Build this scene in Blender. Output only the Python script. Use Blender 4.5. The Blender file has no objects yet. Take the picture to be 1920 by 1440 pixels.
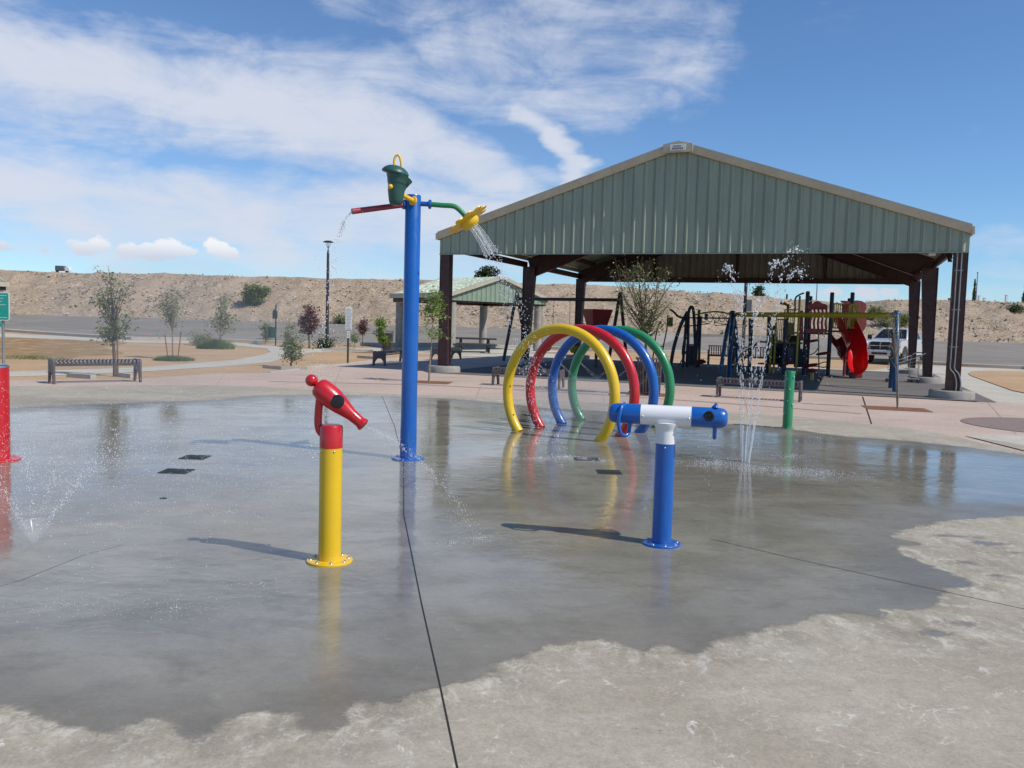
import bpy, bmesh, math, random
import numpy as np
from mathutils import Vector, Matrix, noise
from mathutils.geometry import tessellate_polygon
R = math.radians
random.seed(7)
SC = bpy.context.scene
COL = SC.collection
# ------------------------------------------------------------------ camera
FPX, PITCH, ROLL, CH = 1590.0, 0.070, 0.0285, 1.6
_c, _s, _cr, _sr = math.cos(PITCH), math.sin(PITCH), math.cos(ROLL), math.sin(ROLL)
CF = Vector((0, _c, -_s)); _U = Vector((0, _s, _c)); _R = Vector((1, 0, 0))
CRT = _cr*_R + _sr*_U; CUP = -_sr*_R + _cr*_U
cd = bpy.data.cameras.new('camera'); cam = bpy.data.objects.new('camera', cd); COL.objects.link(cam)
cd.sensor_width = 36; cd.lens = FPX/1920*36; cd.clip_end = 6000; cd.clip_start = 0.05
_m = Matrix((CRT, CUP, -CF)).transposed().to_4x4(); _m.translation = Vector((0, 0, CH)); cam.matrix_world = _m
SC.camera = cam
SC.render.resolution_x, SC.render.resolution_y = 1024, 768
SC.view_settings.view_transform = 'Standard'; SC.view_settings.look = 'None'
SC.view_settings.exposure = 0.0; SC.view_settings.gamma = 1.0
SC.cycles.max_bounces = 8; SC.cycles.transparent_max_bounces = 16
# ------------------------------------------------------------------ node helpers
class NT:
    def __init__(s, nt): s.nt = nt; s.nodes = nt.nodes; s.links = nt.links
    def n(s, t, **kw):
        o = s.nodes.new(t)
        for k, v in kw.items(): setattr(o, k, v)
        return o
    def put(s, sock, v):
        if isinstance(v, bpy.types.NodeSocket): s.links.new(v, sock)
        elif v is not None:
            try: sock.default_value = v
            except Exception: sock.default_value = tuple(v)+(1,)
    def m(s, op, a, b=None, c=None, clamp=False):
        o = s.n('ShaderNodeMath', operation=op, use_clamp=clamp)
        s.put(o.inputs[0], a); s.put(o.inputs[1], b) if b is not None else None
        if c is not None: s.put(o.inputs[2], c)
        return o.outputs[0]
    def mr(s, v, a, b, c=0., d=1., smooth=True):
        o = s.n('ShaderNodeMapRange'); o.interpolation_type = 'SMOOTHSTEP' if smooth else 'LINEAR'
        s.put(o.inputs[0], v)
        for i, x in enumerate((a, b, c, d)): s.put(o.inputs[i+1], x)
        return o.outputs[0]
    def mix(s, f, a, b, mode='MIX'):
        o = s.n('ShaderNodeMix', data_type='RGBA', blend_type=mode)
        s.put(o.inputs[0], f); s.put(o.inputs[6], a if isinstance(a, bpy.types.NodeSocket) else tuple(a)+(1,) if len(a) == 3 else a)
        s.put(o.inputs[7], b if isinstance(b, bpy.types.NodeSocket) else tuple(b)+(1,) if len(b) == 3 else b)
        return o.outputs[2]
    def noise(s, vec, sc, det=4, rough=.55, dist=0.):
        o = s.n('ShaderNodeTexNoise'); s.put(o.inputs['Vector'], vec)
        o.inputs['Scale'].default_value = sc; o.inputs['Detail'].default_value = det
        o.inputs['Roughness'].default_value = rough; o.inputs['Distortion'].default_value = dist
        return o.outputs[0]
    def vor(s, vec, sc, feat='F1', out='Distance'):
        o = s.n('ShaderNodeTexVoronoi', feature=feat); s.put(o.inputs['Vector'], vec); o.inputs['Scale'].default_value = sc
        return o.outputs[out]
    def mapv(s, vec, scale=(1, 1, 1), rot=(0, 0, 0), loc=(0, 0, 0)):
        o = s.n('ShaderNodeMapping'); s.put(o.inputs[0], vec)
        o.inputs['Location'].default_value = loc; o.inputs['Rotation'].default_value = rot; o.inputs['Scale'].default_value = scale
        return o.outputs[0]
    def bump(s, h, st=.3, dist=.01):
        o = s.n('ShaderNodeBump'); o.inputs['Strength'].default_value = st; o.inputs['Distance'].default_value = dist
        s.put(o.inputs['Height'], h); return o.outputs[0]
# ------------------------------------------------------------------ world: sky and clouds
SUN_AZ = R(-26.0)      # direction towards the sun in the ground plane, from +X
SUN_EL = R(49.0)
W = bpy.data.worlds.new('World'); SC.world = W; W.use_nodes = True
t = NT(W.node_tree); t.nodes.clear()
sky = t.n('ShaderNodeTexSky', sky_type='NISHITA'); sky.sun_disc = False
sky.sun_elevation = SUN_EL; sky.sun_rotation = R(90) - SUN_AZ
sky.air_density = 1.0; sky.dust_density = 0.35; sky.ozone_density = 2.0; sky.altitude = 1100
tc = t.n('ShaderNodeTexCoord').outputs['Generated']
sp = t.n('ShaderNodeSeparateXYZ'); t.put(sp.inputs[0], tc)
sx, sy, sz = sp.outputs
az = t.m('ARCTAN2', sx, sy); el = t.m('ARCSINE', sz)
cmb = t.n('ShaderNodeCombineXYZ'); t.put(cmb.inputs[0], az); t.put(cmb.inputs[1], el); ae = cmb.outputs[0]
# slow warp so cloud edges wander
w1 = t.noise(t.mapv(ae, (1.6, 3.2, 1)), 2.2, 5, .6)
w2 = t.noise(t.mapv(ae, (1.6, 3.2, 1), loc=(7.3, 2.1, 0)), 2.2, 5, .6)
azw = t.m('ADD', az, t.m('MULTIPLY', t.m('SUBTRACT', w1, .5), .16))
elw = t.m('ADD', el, t.m('MULTIPLY', t.m('SUBTRACT', w2, .5), .10))
def pdir(px, py):
    d = CF + (px-960)/FPX*CRT - (py-720)/FPX*CUP; d.normalize()
    return math.atan2(d.x, d.y), math.asin(d.z)
def capsule(p0, p1, r, w, power=1.0):
    """soft streak between two sky directions (azimuth, elevation)"""
    (ax, ay), (bx, by) = pdir(*p0), pdir(*p1); dx, dy = bx-ax, by-ay; L = dx*dx+dy*dy
    qx = t.m('SUBTRACT', azw, ax); qy = t.m('SUBTRACT', elw, ay)
    h = t.m('DIVIDE', t.m('ADD', t.m('MULTIPLY', qx, dx), t.m('MULTIPLY', qy, dy)), L, clamp=True)
    ex = t.m('SUBTRACT', qx, t.m('MULTIPLY', h, dx)); ey = t.m('SUBTRACT', qy, t.m('MULTIPLY', h, dy))
    d = t.m('SQRT', t.m('ADD', t.m('MULTIPLY', ex, ex), t.m('MULTIPLY', ey, ey)))
    return t.m('MULTIPLY', t.mr(d, r/FPX*.98, r/FPX*.05, 0, 1), w)
streaks = [  # p0, p1, radius (px of the photograph's scale = 1/1590 rad), weight
    ((-500, 30), (60, 130), 150, 1.0), ((60, 130), (420, 200), 140, 1.05), ((420, 200), (760, 265), 130, 1.05), ((760, 265), (950, 350), 110, 1.0), ((930, 330), (1010, 400), 80, .9),
    ((150, 70), (520, 110), 60, .55), ((380, 130), (760, 150), 90, .62),
    ((980, 205), (1060, 235), 42, .85), ((1050, 235), (1105, 285), 46, 1.0), ((1100, 285), (1070, 340), 44, .8), ((960, 300), (1060, 340), 60, .5),
    ((640, -10), (1000, 40), 110, .52), ((820, 90), (1290, 100), 130, .66), ((1000, 0), (1320, 60), 120, .56), ((700, 140), (1000, 200), 90, .6), ((900, 170), (1250, 160), 70, .55),
    ((-500, 310), (100, 345), 150, .95), ((60, 345), (500, 405), 150, .95), ((450, 410), (1000, 430), 150, .92), ((200, 450), (1000, 475), 100, .7),
    ((-400, 420), (300, 440), 90, .6), ((-100, 250), (200, 300), 50, .5),
    ((1220, 170), (1300, 190), 40, .4), ((1820, 445), (2300, 480), 45, .42), ((1500, 555), (2100, 545), 34, .42), ((1830, 500), (2300, 520), 26, .35),
    ((-1500, 100), (-700, 300), 200, .7), ((2300, 100), (3200, 300), 160, .6), ((700, -500), (1900, -700), 170, .55), ((-900, -600), (200, -500), 160, .6)]
dens = None
for p0, p1, r, w in streaks:
    c = capsule(p0, p1, r, w); dens = c if dens is None else t.m('MAXIMUM', dens, c)
fib = t.noise(t.mapv(ae, (2.6, 10, 1), rot=(0, 0, R(13))), 2.4, 9, .66, .6)
fib2 = t.noise(t.mapv(ae, (3, 4.2, 1), rot=(0, 0, R(-16))), 3.4, 8, .62, .5)
tex = t.m('ADD', t.m('MULTIPLY', fib, .62), t.m('MULTIPLY', fib2, .48))
cl = t.mr(t.m('ADD', t.m('MULTIPLY', dens, .92), t.m('MULTIPLY', t.m('SUBTRACT', tex, .57), 1.85)), .08, 1.0, 0, .92)
veil = t.m('MULTIPLY', t.mr(az, .30, -.12, 0, .16), t.mr(el, .45, .1))
cl = t.m('MAXIMUM', cl, t.m('MULTIPLY', veil, tex))
# small cumulus row above the left crest
cu = None
for px, py, r in ((160, 466, 26), (195, 461, 34), (235, 468, 30), (275, 472, 28), (322, 464, 32), (360, 473, 26), (400, 469, 30), (430, 474, 18), (8, 462, 18), (85, 470, 12),
                  (1560, 548, 16), (1620, 550, 20), (1670, 548, 14), (2020, 545, 20), (-200, 480, 40), (-260, 470, 40), (960, 478, 12)):
    a, e = pdir(px, py)
    qx = t.m('SUBTRACT', az, a); qy = t.m('MULTIPLY', t.m('SUBTRACT', el, e), 1.7)
    d = t.m('SQRT', t.m('ADD', t.m('MULTIPLY', qx, qx), t.m('MULTIPLY', qy, qy)))
    b = t.mr(d, r/FPX*1.5, 0, 0, 1, False); cu = b if cu is None else t.m('MAXIMUM', cu, b)
bn = t.noise(ae, 26, 6, .6); gate = t.mr(cu, .02, .22)
cum = t.mr(t.m('ADD', cu, t.m('MULTIPLY', t.m('SUBTRACT', bn, .5), 2.4)), .36, .66, 0, .88); cum = t.m('MULTIPLY', cum, gate)
skyc = t.n('ShaderNodeMix', data_type='RGBA', blend_type='MULTIPLY'); skyc.inputs[0].default_value = 1
t.put(skyc.inputs[6], sky.outputs[0]); skyc.inputs[7].default_value = (.72, .95, 1.17, 1)
CLW = (6.0, 6.35, 7.2)
c1 = t.mix(cl, skyc.outputs[2], CLW); c2 = t.mix(cum, c1, t.mix(t.mr(el, .060, .082), (5.6, 5.9, 6.8), (8.2, 8.2, 8.4)))
bg = t.n('ShaderNodeBackground'); t.put(bg.inputs[0], c2); bg.inputs[1].default_value = 0.115
wo = t.n('ShaderNodeOutputWorld'); t.links.new(bg.outputs[0], wo.inputs[0])
W.cycles.sampling_method = 'MANUAL'; W.cycles.sample_map_resolution = 512
# ------------------------------------------------------------------ sun
sd = bpy.data.lights.new('sun', 'SUN'); so = bpy.data.objects.new('sun', sd); COL.objects.link(so)
sd.energy = 4.1; sd.angle = R(.53); sd.color = (1, .95, .87)
sdir = Vector((math.cos(SUN_EL)*math.cos(SUN_AZ), math.cos(SUN_EL)*math.sin(SUN_AZ), math.sin(SUN_EL)))
so.rotation_euler = (-sdir).to_track_quat('-Z', 'Y').to_euler(); so.location = sdir*60

# ------------------------------------------------------------------ terrain height and ray helpers
KN = [(-1e3, 0), (42, 0), (50, .2), (75, 1.25), (1e4, 1.25)]
def gz(y):
    for (a, za), (b, zb) in zip(KN, KN[1:]):
        if y <= b: return za+(zb-za)*max(0, y-a)/(b-a)
    return KN[-1][1]
def ray(px, py): return CF + (px-960)/FPX*CRT - (py-720)/FPX*CUP
def G(px, py):
    """ground point seen at a pixel of the 1920x1440 photograph"""
    d = ray(px, py); o = Vector((0, 0, CH)); a, b = .5, 140.
    for _ in range(50):
        m = (a+b)/2; p = o+d*m
        if p.z > gz(p.y): a = m
        else: b = m
    p = o+d*a; return Vector((p.x, p.y, gz(p.y)))
def HT(px, py, base):
    d = ray(px, py); return CH+d.z*(base.y/d.y)
# ------------------------------------------------------------------ materials
def mat(name, col, rough=.6, metal=0., var=0., vs=3., bump=0., bs=30., coat=0., spec=None, col2=None, island=False, stretch=(1, 1, 1), dirt=0.):
    m = bpy.data.materials.new(name); m.use_nodes = True; t = NT(m.node_tree)
    b = m.node_tree.nodes['Principled BSDF']; b.inputs['Roughness'].default_value = rough; b.inputs['Metallic'].default_value = metal
    b.inputs['Coat Weight'].default_value = coat; b.inputs['Coat Roughness'].default_value = .08
    if spec is not None: b.inputs['Specular IOR Level'].default_value = spec
    oc = t.n('ShaderNodeTexCoord').outputs['Object']
    vv = t.mapv(oc, stretch)
    c2 = col2 or tuple(x*(1-var) for x in col)
    f = t.mr(t.noise(vv, vs, 6, .6), .34, .66)
    c = t.mix(f, col, c2)
    if island:
        ri = t.n('ShaderNodeNewGeometry').outputs['Random Per Island']
        c = t.mix(ri, c, t.mix(1.0, c, (1.7, 1.55, 1.2), 'MULTIPLY'))
    if dirt:
        dn = t.mr(t.noise(oc, 9, 8, .7), .5, .75)
        c = t.mix(t.m('MULTIPLY', dn, dirt), c, (.30, .25, .19))
    t.put(b.inputs['Base Color'], c)
    t.put(b.inputs['Roughness'], t.mr(t.noise(oc, 6, 4, .6), .3, .7, max(.03, rough*.8), min(1, rough*1.25)))
    if bump: t.put(b.inputs['Normal'], t.bump(t.noise(vv, bs, 6, .6), bump, .02))
    return m
def paint(name, col, rough):
    """powder-coated pipe with hard-water scale, run marks and small chips"""
    m = bpy.data.materials.new(name); m.use_nodes = True; t = NT(m.node_tree); b = m.node_tree.nodes['Principled BSDF']
    oc = t.n('ShaderNodeTexCoord').outputs['Object']
    s3 = t.n('ShaderNodeSeparateXYZ'); t.put(s3.inputs[0], oc)
    runs = t.mr(t.noise(t.mapv(oc, (1, 1, .10)), 30, 6, .65), .50, .72, 0, .30)
    blot = t.mr(t.noise(oc, 7, 8, .7), .48, .72, 0, .28)
    foot = t.mr(s3.outputs[2], .55, .0, .25, 1.)
    sc = t.m('MULTIPLY', t.m('MAXIMUM', runs, blot), foot)
    c = t.mix(t.mr(t.noise(oc, 3, 5, .6), .35, .65, 0, .5), col, tuple(x*.86 for x in col))
    c = t.mix(sc, c, tuple(min(1, x*.72+.16) for x in col))
    chip = t.mr(t.vor(t.mapv(oc, (1, 1, .7)), 9), .055, .03); chip = t.m('MULTIPLY', chip, t.mr(t.noise(oc, 2.2, 2), .54, .60))
    c = t.mix(chip, c, (.10, .085, .07)); t.put(b.inputs['Base Color'], c)
    b.inputs['Coat Weight'].default_value = .35; b.inputs['Coat Roughness'].default_value = .12
    t.put(b.inputs['Roughness'], t.m('ADD', t.mr(t.noise(oc, 9, 6, .65), .35, .7, rough, rough+.14), t.m('MULTIPLY', sc, .5)))
    t.put(b.inputs['Normal'], t.bump(t.noise(oc, 60, 4, .6), .06, .01)); return m
def leafmat(name, col, col2):
    m = bpy.data.materials.new(name); m.use_nodes = True; t = NT(m.node_tree)
    b = m.node_tree.nodes['Principled BSDF']; out = m.node_tree.nodes['Material Output']
    ri = t.n('ShaderNodeNewGeometry').outputs['Random Per Island']
    c = t.mix(ri, col, col2); t.put(b.inputs['Base Color'], c); b.inputs['Roughness'].default_value = .5
    tr = t.n('ShaderNodeBsdfTranslucent'); t.put(tr.inputs[0], t.mix(1., c, (1.3, 1.5, .7), 'MULTIPLY'))
    mx = t.n('ShaderNodeMixShader'); mx.inputs[0].default_value = .35
    t.links.new(b.outputs[0], mx.inputs[1]); t.links.new(tr.outputs[0], mx.inputs[2]); t.links.new(mx.outputs[0], out.inputs[0]); return m
M = dict(
    yellow=paint('yellow_paint', (.80, .50, .006), .30), red=paint('red_paint', (.56, .008, .014), .27),
    blue=paint('blue_paint', (.003, .105, .42), .28), green=paint('green_paint', (.02, .24, .08), .32),
    white=mat('white_plastic', (.80, .80, .80), .3, var=.05), dkgreen=mat('dark_green_plastic', (.03, .105, .085), .38, var=.15),
    yel2=mat('yellow_plastic', (.85, .50, .02), .35, var=.1), maroon2=mat('faded_red_pipe', (.34, .035, .06), .35, var=.15),
    black=mat('black_rubber', (.012, .012, .014), .4), steel=mat('steel', (.60, .60, .60), .28, metal=1.), bolt=mat('bolt_steel', (.75, .74, .72), .25, metal=1.),
    maroon=mat('maroon_steel', (.060, .022, .020), .5, var=.2, bump=.05), sage=mat('sage_panel', (.30, .35, .262), .42, var=.16, vs=1.6, stretch=(1.5, 1, .22), dirt=.12),
    sageroof=mat('sage_roof', (.25, .325, .24), .45, var=.1), tanmetal=mat('tan_trim', (.48, .44, .33), .5, var=.12),
    under=mat('panel_underside', (.30, .29, .26), .6, var=.15, vs=2), conc=mat('cast_concrete', (.37, .345, .30), .85, var=.2, vs=4, bump=.15, bs=60),
    iron=mat('dark_iron', (.055, .048, .046), .5, metal=.0, var=.2), purpiron=mat('weathered_iron', (.14, .115, .12), .5, metal=.3, var=.25),
    slat=mat('bench_slat', (.07, .068, .07), .45, metal=.2, var=.2),
    bark=mat('bark', (.15, .105, .075), .9, var=.4, vs=20, bump=.4), palebark=mat('pale_bark', (.30, .24, .17), .9, var=.3, vs=20), stake=mat('wood_stake', (.30, .15, .08), .8, var=.3, stretch=(4, 4, .5)),
    leafA=leafmat('olive_leaves', (.085, .12, .035), (.23, .26, .09)), leafB=leafmat('bright_leaves', (.09, .16, .03), (.25, .33, .08)),
    leafP=leafmat('purple_leaves', (.12, .05, .06), (.27, .14, .15)), leafD=leafmat('dark_leaves', (.025, .045, .018), (.07, .10, .035)),
    leafG=leafmat('grey_leaves', (.15, .165, .10), (.32, .33, .21)), blossom=leafmat('blossom', (.65, .62, .5), (.8, .78, .7)),
    turf=leafmat('grass_blades', (.08, .13, .05), (.20, .25, .11)),
    teal=mat('teal_sign', (.01, .33, .25), .4), signwhite=mat('sign_white', (.72, .72, .70), .4), ink=mat('sign_ink', (.16, .17, .18), .6),
    bindark=mat('dark_bin', (.03, .045, .04), .5), bingreen=mat('green_bin', (.012, .07, .05), .5), lamp=mat('lamp_post_paint', (.045, .04, .042), .5),
    playred=mat('play_red', (.26, .015, .018), .42, var=.15), slidered=mat('slide_red', (.62, .012, .018), .22, coat=.4), playblue=mat('play_blue', (.012, .05, .11), .4, var=.2),
    playyel=mat('play_yellow', (.42, .34, .02), .4, var=.12), playolive=mat('play_olive', (.16, .15, .03), .5), playnavy=mat('play_navy', (.01, .02, .05), .45),
    swingblue=mat('swing_blue', (.012, .07, .16), .35, var=.2), beam=mat('beam_yellow', (.45, .36, .015), .4, var=.1),
    silver=mat('truck_silver', (.62, .63, .65), .28, metal=.2, coat=.7), glass=mat('dark_glass', (.012, .016, .02), .06), chrome=mat('chrome', (.85, .85, .85), .1, metal=1.),
    tyre=mat('tyre', (.02, .02, .02), .8), lens=mat('headlight', (.6, .6, .62), .1, coat=1.), trimblk=mat('truck_black', (.02, .02, .022), .5), amber=mat('amber_lens', (.7, .25, .03), .2),
    galv=mat('galvanised', (.30, .30, .30), .5, metal=.4, var=.2), soil=mat('tree_pit_soil', (.25, .105, .05), .95, var=.35, vs=8, bump=.3),
    cartgrey=mat('cart_wire', (.20, .20, .21), .5, metal=.3), curb=mat('curb_concrete', (.48, .44, .37), .85, var=.15, vs=2, bump=.1), farwhite=mat('far_white', (.7, .7, .7), .6), fargrey=mat('far_grey', (.10, .11, .13), .5),
    grate=mat('drain_grate', (.06, .062, .06), .5, metal=.3, var=.3), joint=mat('joint_sealant', (.022, .02, .018), .7),
    belt=mat('swing_belt', (.02, .02, .02), .6))

# ------------------------------------------------------------------ mesh builder
class MB:
    def __init__(s): s.v = []; s.f = []
    def add(s, vs, fs, Mx=None):
        o = len(s.v)
        s.v += [tuple(Mx @ Vector(p)) if Mx is not None else tuple(p) for p in vs]
        s.f += [tuple(i+o for i in f) for f in fs]; return s
    def box(s, c, d, rot=None):
        x, y, z = (k/2 for k in d); Mx = Matrix.Translation(c)
        if rot is not None: Mx = Mx @ rot.to_4x4()
        vs = [(a, b, e) for a in (-x, x) for b in (-y, y) for e in (-z, z)]
        return s.add(vs, [(0, 1, 3, 2), (4, 6, 7, 5), (0, 4, 5, 1), (2, 3, 7, 6), (0, 2, 6, 4), (1, 5, 7, 3)], Mx)
    def tube(s, pts, r, n=12, closed=False, caps=True, Mx=None):
        pts = [Vector(p) for p in pts]; k = len(pts)
        rs = r if isinstance(r, (list, tuple)) else [r]*k
        tan = []
        for i in range(k):
            a = pts[(i-1) % k] if (closed or i > 0) else pts[i]; b = pts[(i+1) % k] if (closed or i < k-1) else pts[i]
            d = (b-a); tan.append(d.normalized() if d.length > 1e-9 else Vector((0, 0, 1)))
        up = Vector((0, 0, 1)) if abs(tan[0].z) < .9 else Vector((0, 1, 0))
        nr = tan[0].cross(up).normalized(); vs = []; fs = []
        for i in range(k):
            nr = nr - tan[i]*nr.dot(tan[i]); nr.normalize(); bi = tan[i].cross(nr)
            for j in range(n):
                a = 2*math.pi*j/n; vs.append(pts[i]+(nr*math.cos(a)+bi*math.sin(a))*rs[i])
        for i in range(k if closed else k-1):
            i2 = (i+1) % k
            for j in range(n):
                j2 = (j+1) % n; fs.append((i*n+j, i*n+j2, i2*n+j2, i2*n+j))
        if caps and not closed:
            fs.append(tuple(range(n-1, -1, -1))); fs.append(tuple((k-1)*n+j for j in range(n)))
        return s.add(vs, fs, Mx)
    def lathe(s, prof, n=24, Mx=None):
        vs = []; fs = []; k = len(prof)
        for r, z in prof:
            for j in range(n):
                a = 2*math.pi*j/n; vs.append((max(r, 1e-4)*math.cos(a), max(r, 1e-4)*math.sin(a), z))
        for i in range(k-1):
            for j in range(n):
                j2 = (j+1) % n; fs.append((i*n+j, i*n+j2, (i+1)*n+j2, (i+1)*n+j))
        fs.append(tuple(range(n-1, -1, -1))); fs.append(tuple((k-1)*n+j for j in range(n)))
        return s.add(vs, fs, Mx)
    def ball(s, c, r, n=12, sc=(1, 1, 1)):
        k = max(6, n//2+1); prof = [(math.sin(math.pi*i/k), -math.cos(math.pi*i/k)) for i in range(k+1)]
        return s.lathe(prof, n, Matrix.Translation(c) @ Matrix.Diagonal((r*sc[0], r*sc[1], r*sc[2], 1)))
    def prism(s, poly, d, Mx=None):
        """polygon in local XY, extruded from z=0 to z=d"""
        k = len(poly); vs = [(x, y, 0) for x, y in poly]+[(x, y, d) for x, y in poly]
        fs = [tuple(range(k-1, -1, -1)), tuple(range(k, 2*k))]+[(i, (i+1) % k, k+(i+1) % k, k+i) for i in range(k)]
        return s.add(vs, fs, Mx)
    def quad(s, *p): return s.add(p, [tuple(range(len(p)))])
    def build(s, name, m, parent=None, smooth=35, bevel=0., link=True):
        me = bpy.data.meshes.new(name); me.from_pydata(s.v, [], s.f)
        bm = bmesh.new(); bm.from_mesh(me); bmesh.ops.recalc_face_normals(bm, faces=bm.faces[:]); bm.to_mesh(me); bm.free()
        if smooth:
            me.polygons.foreach_set('use_smooth', [True]*len(me.polygons)); me.set_sharp_from_angle(angle=R(smooth))
        if m is not None: me.materials.append(M[m] if isinstance(m, str) else m)
        o = bpy.data.objects.new(name, me); COL.objects.link(o)
        if parent is not None: o.parent = parent
        if bevel:
            b = o.modifiers.new('bevel', 'BEVEL'); b.width = bevel; b.segments = 2; b.limit_method = 'ANGLE'; b.angle_limit = R(40)
        return o
XZ = Matrix(((1, 0, 0, 0), (0, 0, -1, 0), (0, 1, 0, 0), (0, 0, 0, 1)))   # prism drawn in x,z ; extruded towards -y
def thing(name, label, cat, loc=(0, 0, 0), rz=0., group=None):
    o = bpy.data.objects.new(name, None); COL.objects.link(o); o.location = loc; o.rotation_euler = (0, 0, rz)
    o.empty_display_size = .2; o['label'] = label; o['category'] = cat
    if group: o['group'] = group
    return o
def tag(o, label=None, cat=None, group=None, kind=None):
    for k, v in (('label', label), ('category', cat), ('group', group), ('kind', kind)):
        if v: o[k] = v
    return o
def dup(root, loc, rz, label, group=None):
    r = root.copy(); COL.objects.link(r); r.location = loc; r.rotation_euler = (0, 0, rz); r['label'] = label
    if group: r['group'] = group
    for ch in list(root.children):
        c = ch.copy(); COL.objects.link(c); c.parent = r
        for g in list(ch.children):
            d = g.copy(); COL.objects.link(d); d.parent = c
    return r
def axis_m(p, d):
    """matrix whose +Z runs along d from p"""
    return Matrix.Translation(p) @ Vector(d).to_track_quat('Z', 'Y').to_matrix().to_4x4()
def arc(c, r, a0, a1, n, plane='xz'):
    o = []
    for i in range(n+1):
        a = R(a0+(a1-a0)*i/n); x, y = r*math.cos(a), r*math.sin(a)
        o.append((c[0]+x, c[1], c[2]+y) if plane == 'xz' else (c[0], c[1]+x, c[2]+y) if plane == 'yz' else (c[0]+x, c[1]+y, c[2]))
    return o
def spline(pts, n=8):
    P = [Vector(p) for p in pts]; P = [P[0]*2-P[1]]+P+[P[-1]*2-P[-2]]; out = []
    for i in range(1, len(P)-2):
        for k in range(n):
            u = k/n; a, b, c, d = P[i-1:i+3]
            out.append(.5*((2*b)+(c-a)*u+(2*a-5*b+4*c-d)*u*u+(3*b-a-3*c+d)*u**3))
    out.append(P[-2]); return out

# ================================================================== GROUND
def ground_mat(name, col, col2, vs=.5, fine=14, bump=.5, rough=.95, extra=None):
    m = bpy.data.materials.new(name); m.use_nodes = True; t = NT(m.node_tree); b = m.node_tree.nodes['Principled BSDF']
    oc = t.n('ShaderNodeTexCoord').outputs['Object']
    f = t.mr(t.noise(oc, vs, 7, .62, .4), .36, .64); g = t.mr(t.noise(oc, fine, 5, .7), .25, .75, .78, 1.18, False)
    c = t.mix(f, col, col2)
    gg = t.n('ShaderNodeCombineColor'); [t.put(gg.inputs[i], g) for i in range(3)]
    c = t.mix(1., c, gg.outputs[0], 'MULTIPLY')
    if extra: c = extra(t, oc, c)
    t.put(b.inputs['Base Color'], c); b.inputs['Roughness'].default_value = rough; b.inputs['Specular IOR Level'].default_value = .25
    t.put(b.inputs['Normal'], t.bump(t.noise(oc, fine*3, 5, .7), bump, .02)); return m
def pebbles(t, oc, c):
    v = t.vor(oc, 9, out='Color'); k = t.n('ShaderNodeSeparateColor'); t.put(k.inputs[0], v)
    return t.mix(t.mr(k.outputs[0], .86, .93, 0, .6), c, (.40, .33, .25))
m_dirt = ground_mat('dirt', (.50, .335, .19), (.43, .28, .155), .35, 8, .6, extra=pebbles)
m_walk = ground_mat('walk_concrete', (.52, .485, .41), (.46, .43, .36), .8, 20, .15)
m_lotx = ground_mat('asphalt', (.26, .235, .20), (.215, .192, .16), .25, 30, .4, extra=lambda t, oc, c: t.mix(t.mr(t.noise(t.mapv(oc, (.08, 1.2, 1)), 1.2, 5, .6), .55, .75, 0, .35), c, (.32, .295, .26)))
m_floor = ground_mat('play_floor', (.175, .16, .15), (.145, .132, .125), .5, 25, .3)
m_drygrass = ground_mat('dry_grass', (.33, .20, .10), (.27, .185, .08), .9, 22, .8, extra=lambda t, oc, c: t.mix(t.mr(t.noise(oc, 1.1, 8, .7), .50, .60, 0, .8), c, (.48, .32, .18)))
def pinkextra(t, oc, c):
    # stamped colour sheet: faint joints every 2.4 m, pale scuffs and water tracks
    v = t.noise(t.mapv(oc, (.25, 1.1, 1), rot=(0, 0, .2)), 1.3, 7, .65)
    c = t.mix(t.mr(v, .55, .72, 0, .55), c, (.55, .46, .40)); v2 = t.noise(t.mapv(oc, (.5, 1.6, 1)), .8, 5, .6)
    return t.mix(t.mr(v2, .58, .7, 0, .45), c, (.30, .225, .195))
m_pink = ground_mat('pink_concrete', (.52, .40, .325), (.46, .355, .29), .4, 18, .15, .85, pinkextra)
def brickx(t, oc, c):
    b = t.n('ShaderNodeTexBrick'); t.put(b.inputs['Vector'], oc); b.inputs['Scale'].default_value = 4.5
    b.inputs['Color1'].default_value = (.26, .19, .17, 1); b.inputs['Color2'].default_value = (.31, .235, .21, 1); b.inputs['Mortar'].default_value = (.17, .13, .115, 1)
    b.inputs['Mortar Size'].default_value = .03; return b.outputs[0]
m_brick = ground_mat('brick_pavers', (.3, .22, .2), (.3, .22, .2), extra=brickx)

def structure(o): o['kind'] = 'structure'; return o
def sheet(name, pts, off, m, z=None):
    bm = bmesh.new(); vs = [bm.verts.new((p[0], p[1], 0)) for p in pts]
    for tri in tessellate_polygon([[Vector((p[0], p[1], 0)) for p in pts]]):
        try: bm.faces.new([vs[i] for i in tri])
        except ValueError: pass
    for k in (42, 50, 75):
        bmesh.ops.bisect_plane(bm, geom=bm.verts[:]+bm.edges[:]+bm.faces[:], plane_co=(0, k, 0), plane_no=(0, 1, 0))
    for v in bm.verts: v.co.z = (gz(v.co.y) if z is None else z)+off
    bm.normal_update(); bmesh.ops.reverse_faces(bm, faces=[f for f in bm.faces if f.normal.z < 0])
    me = bpy.data.meshes.new(name); bm.to_mesh(me); bm.free(); me.materials.append(m)
    o = bpy.data.objects.new(name, me); COL.objects.link(o); return structure(o)
def smooth2(pts, n=5, closed=False):
    return [(p.x, p.y) for p in spline([(a, b, 0) for a, b in pts], n)]
def gp(*pp): return [tuple(G(*p)[:2]) for p in pp]

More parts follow.
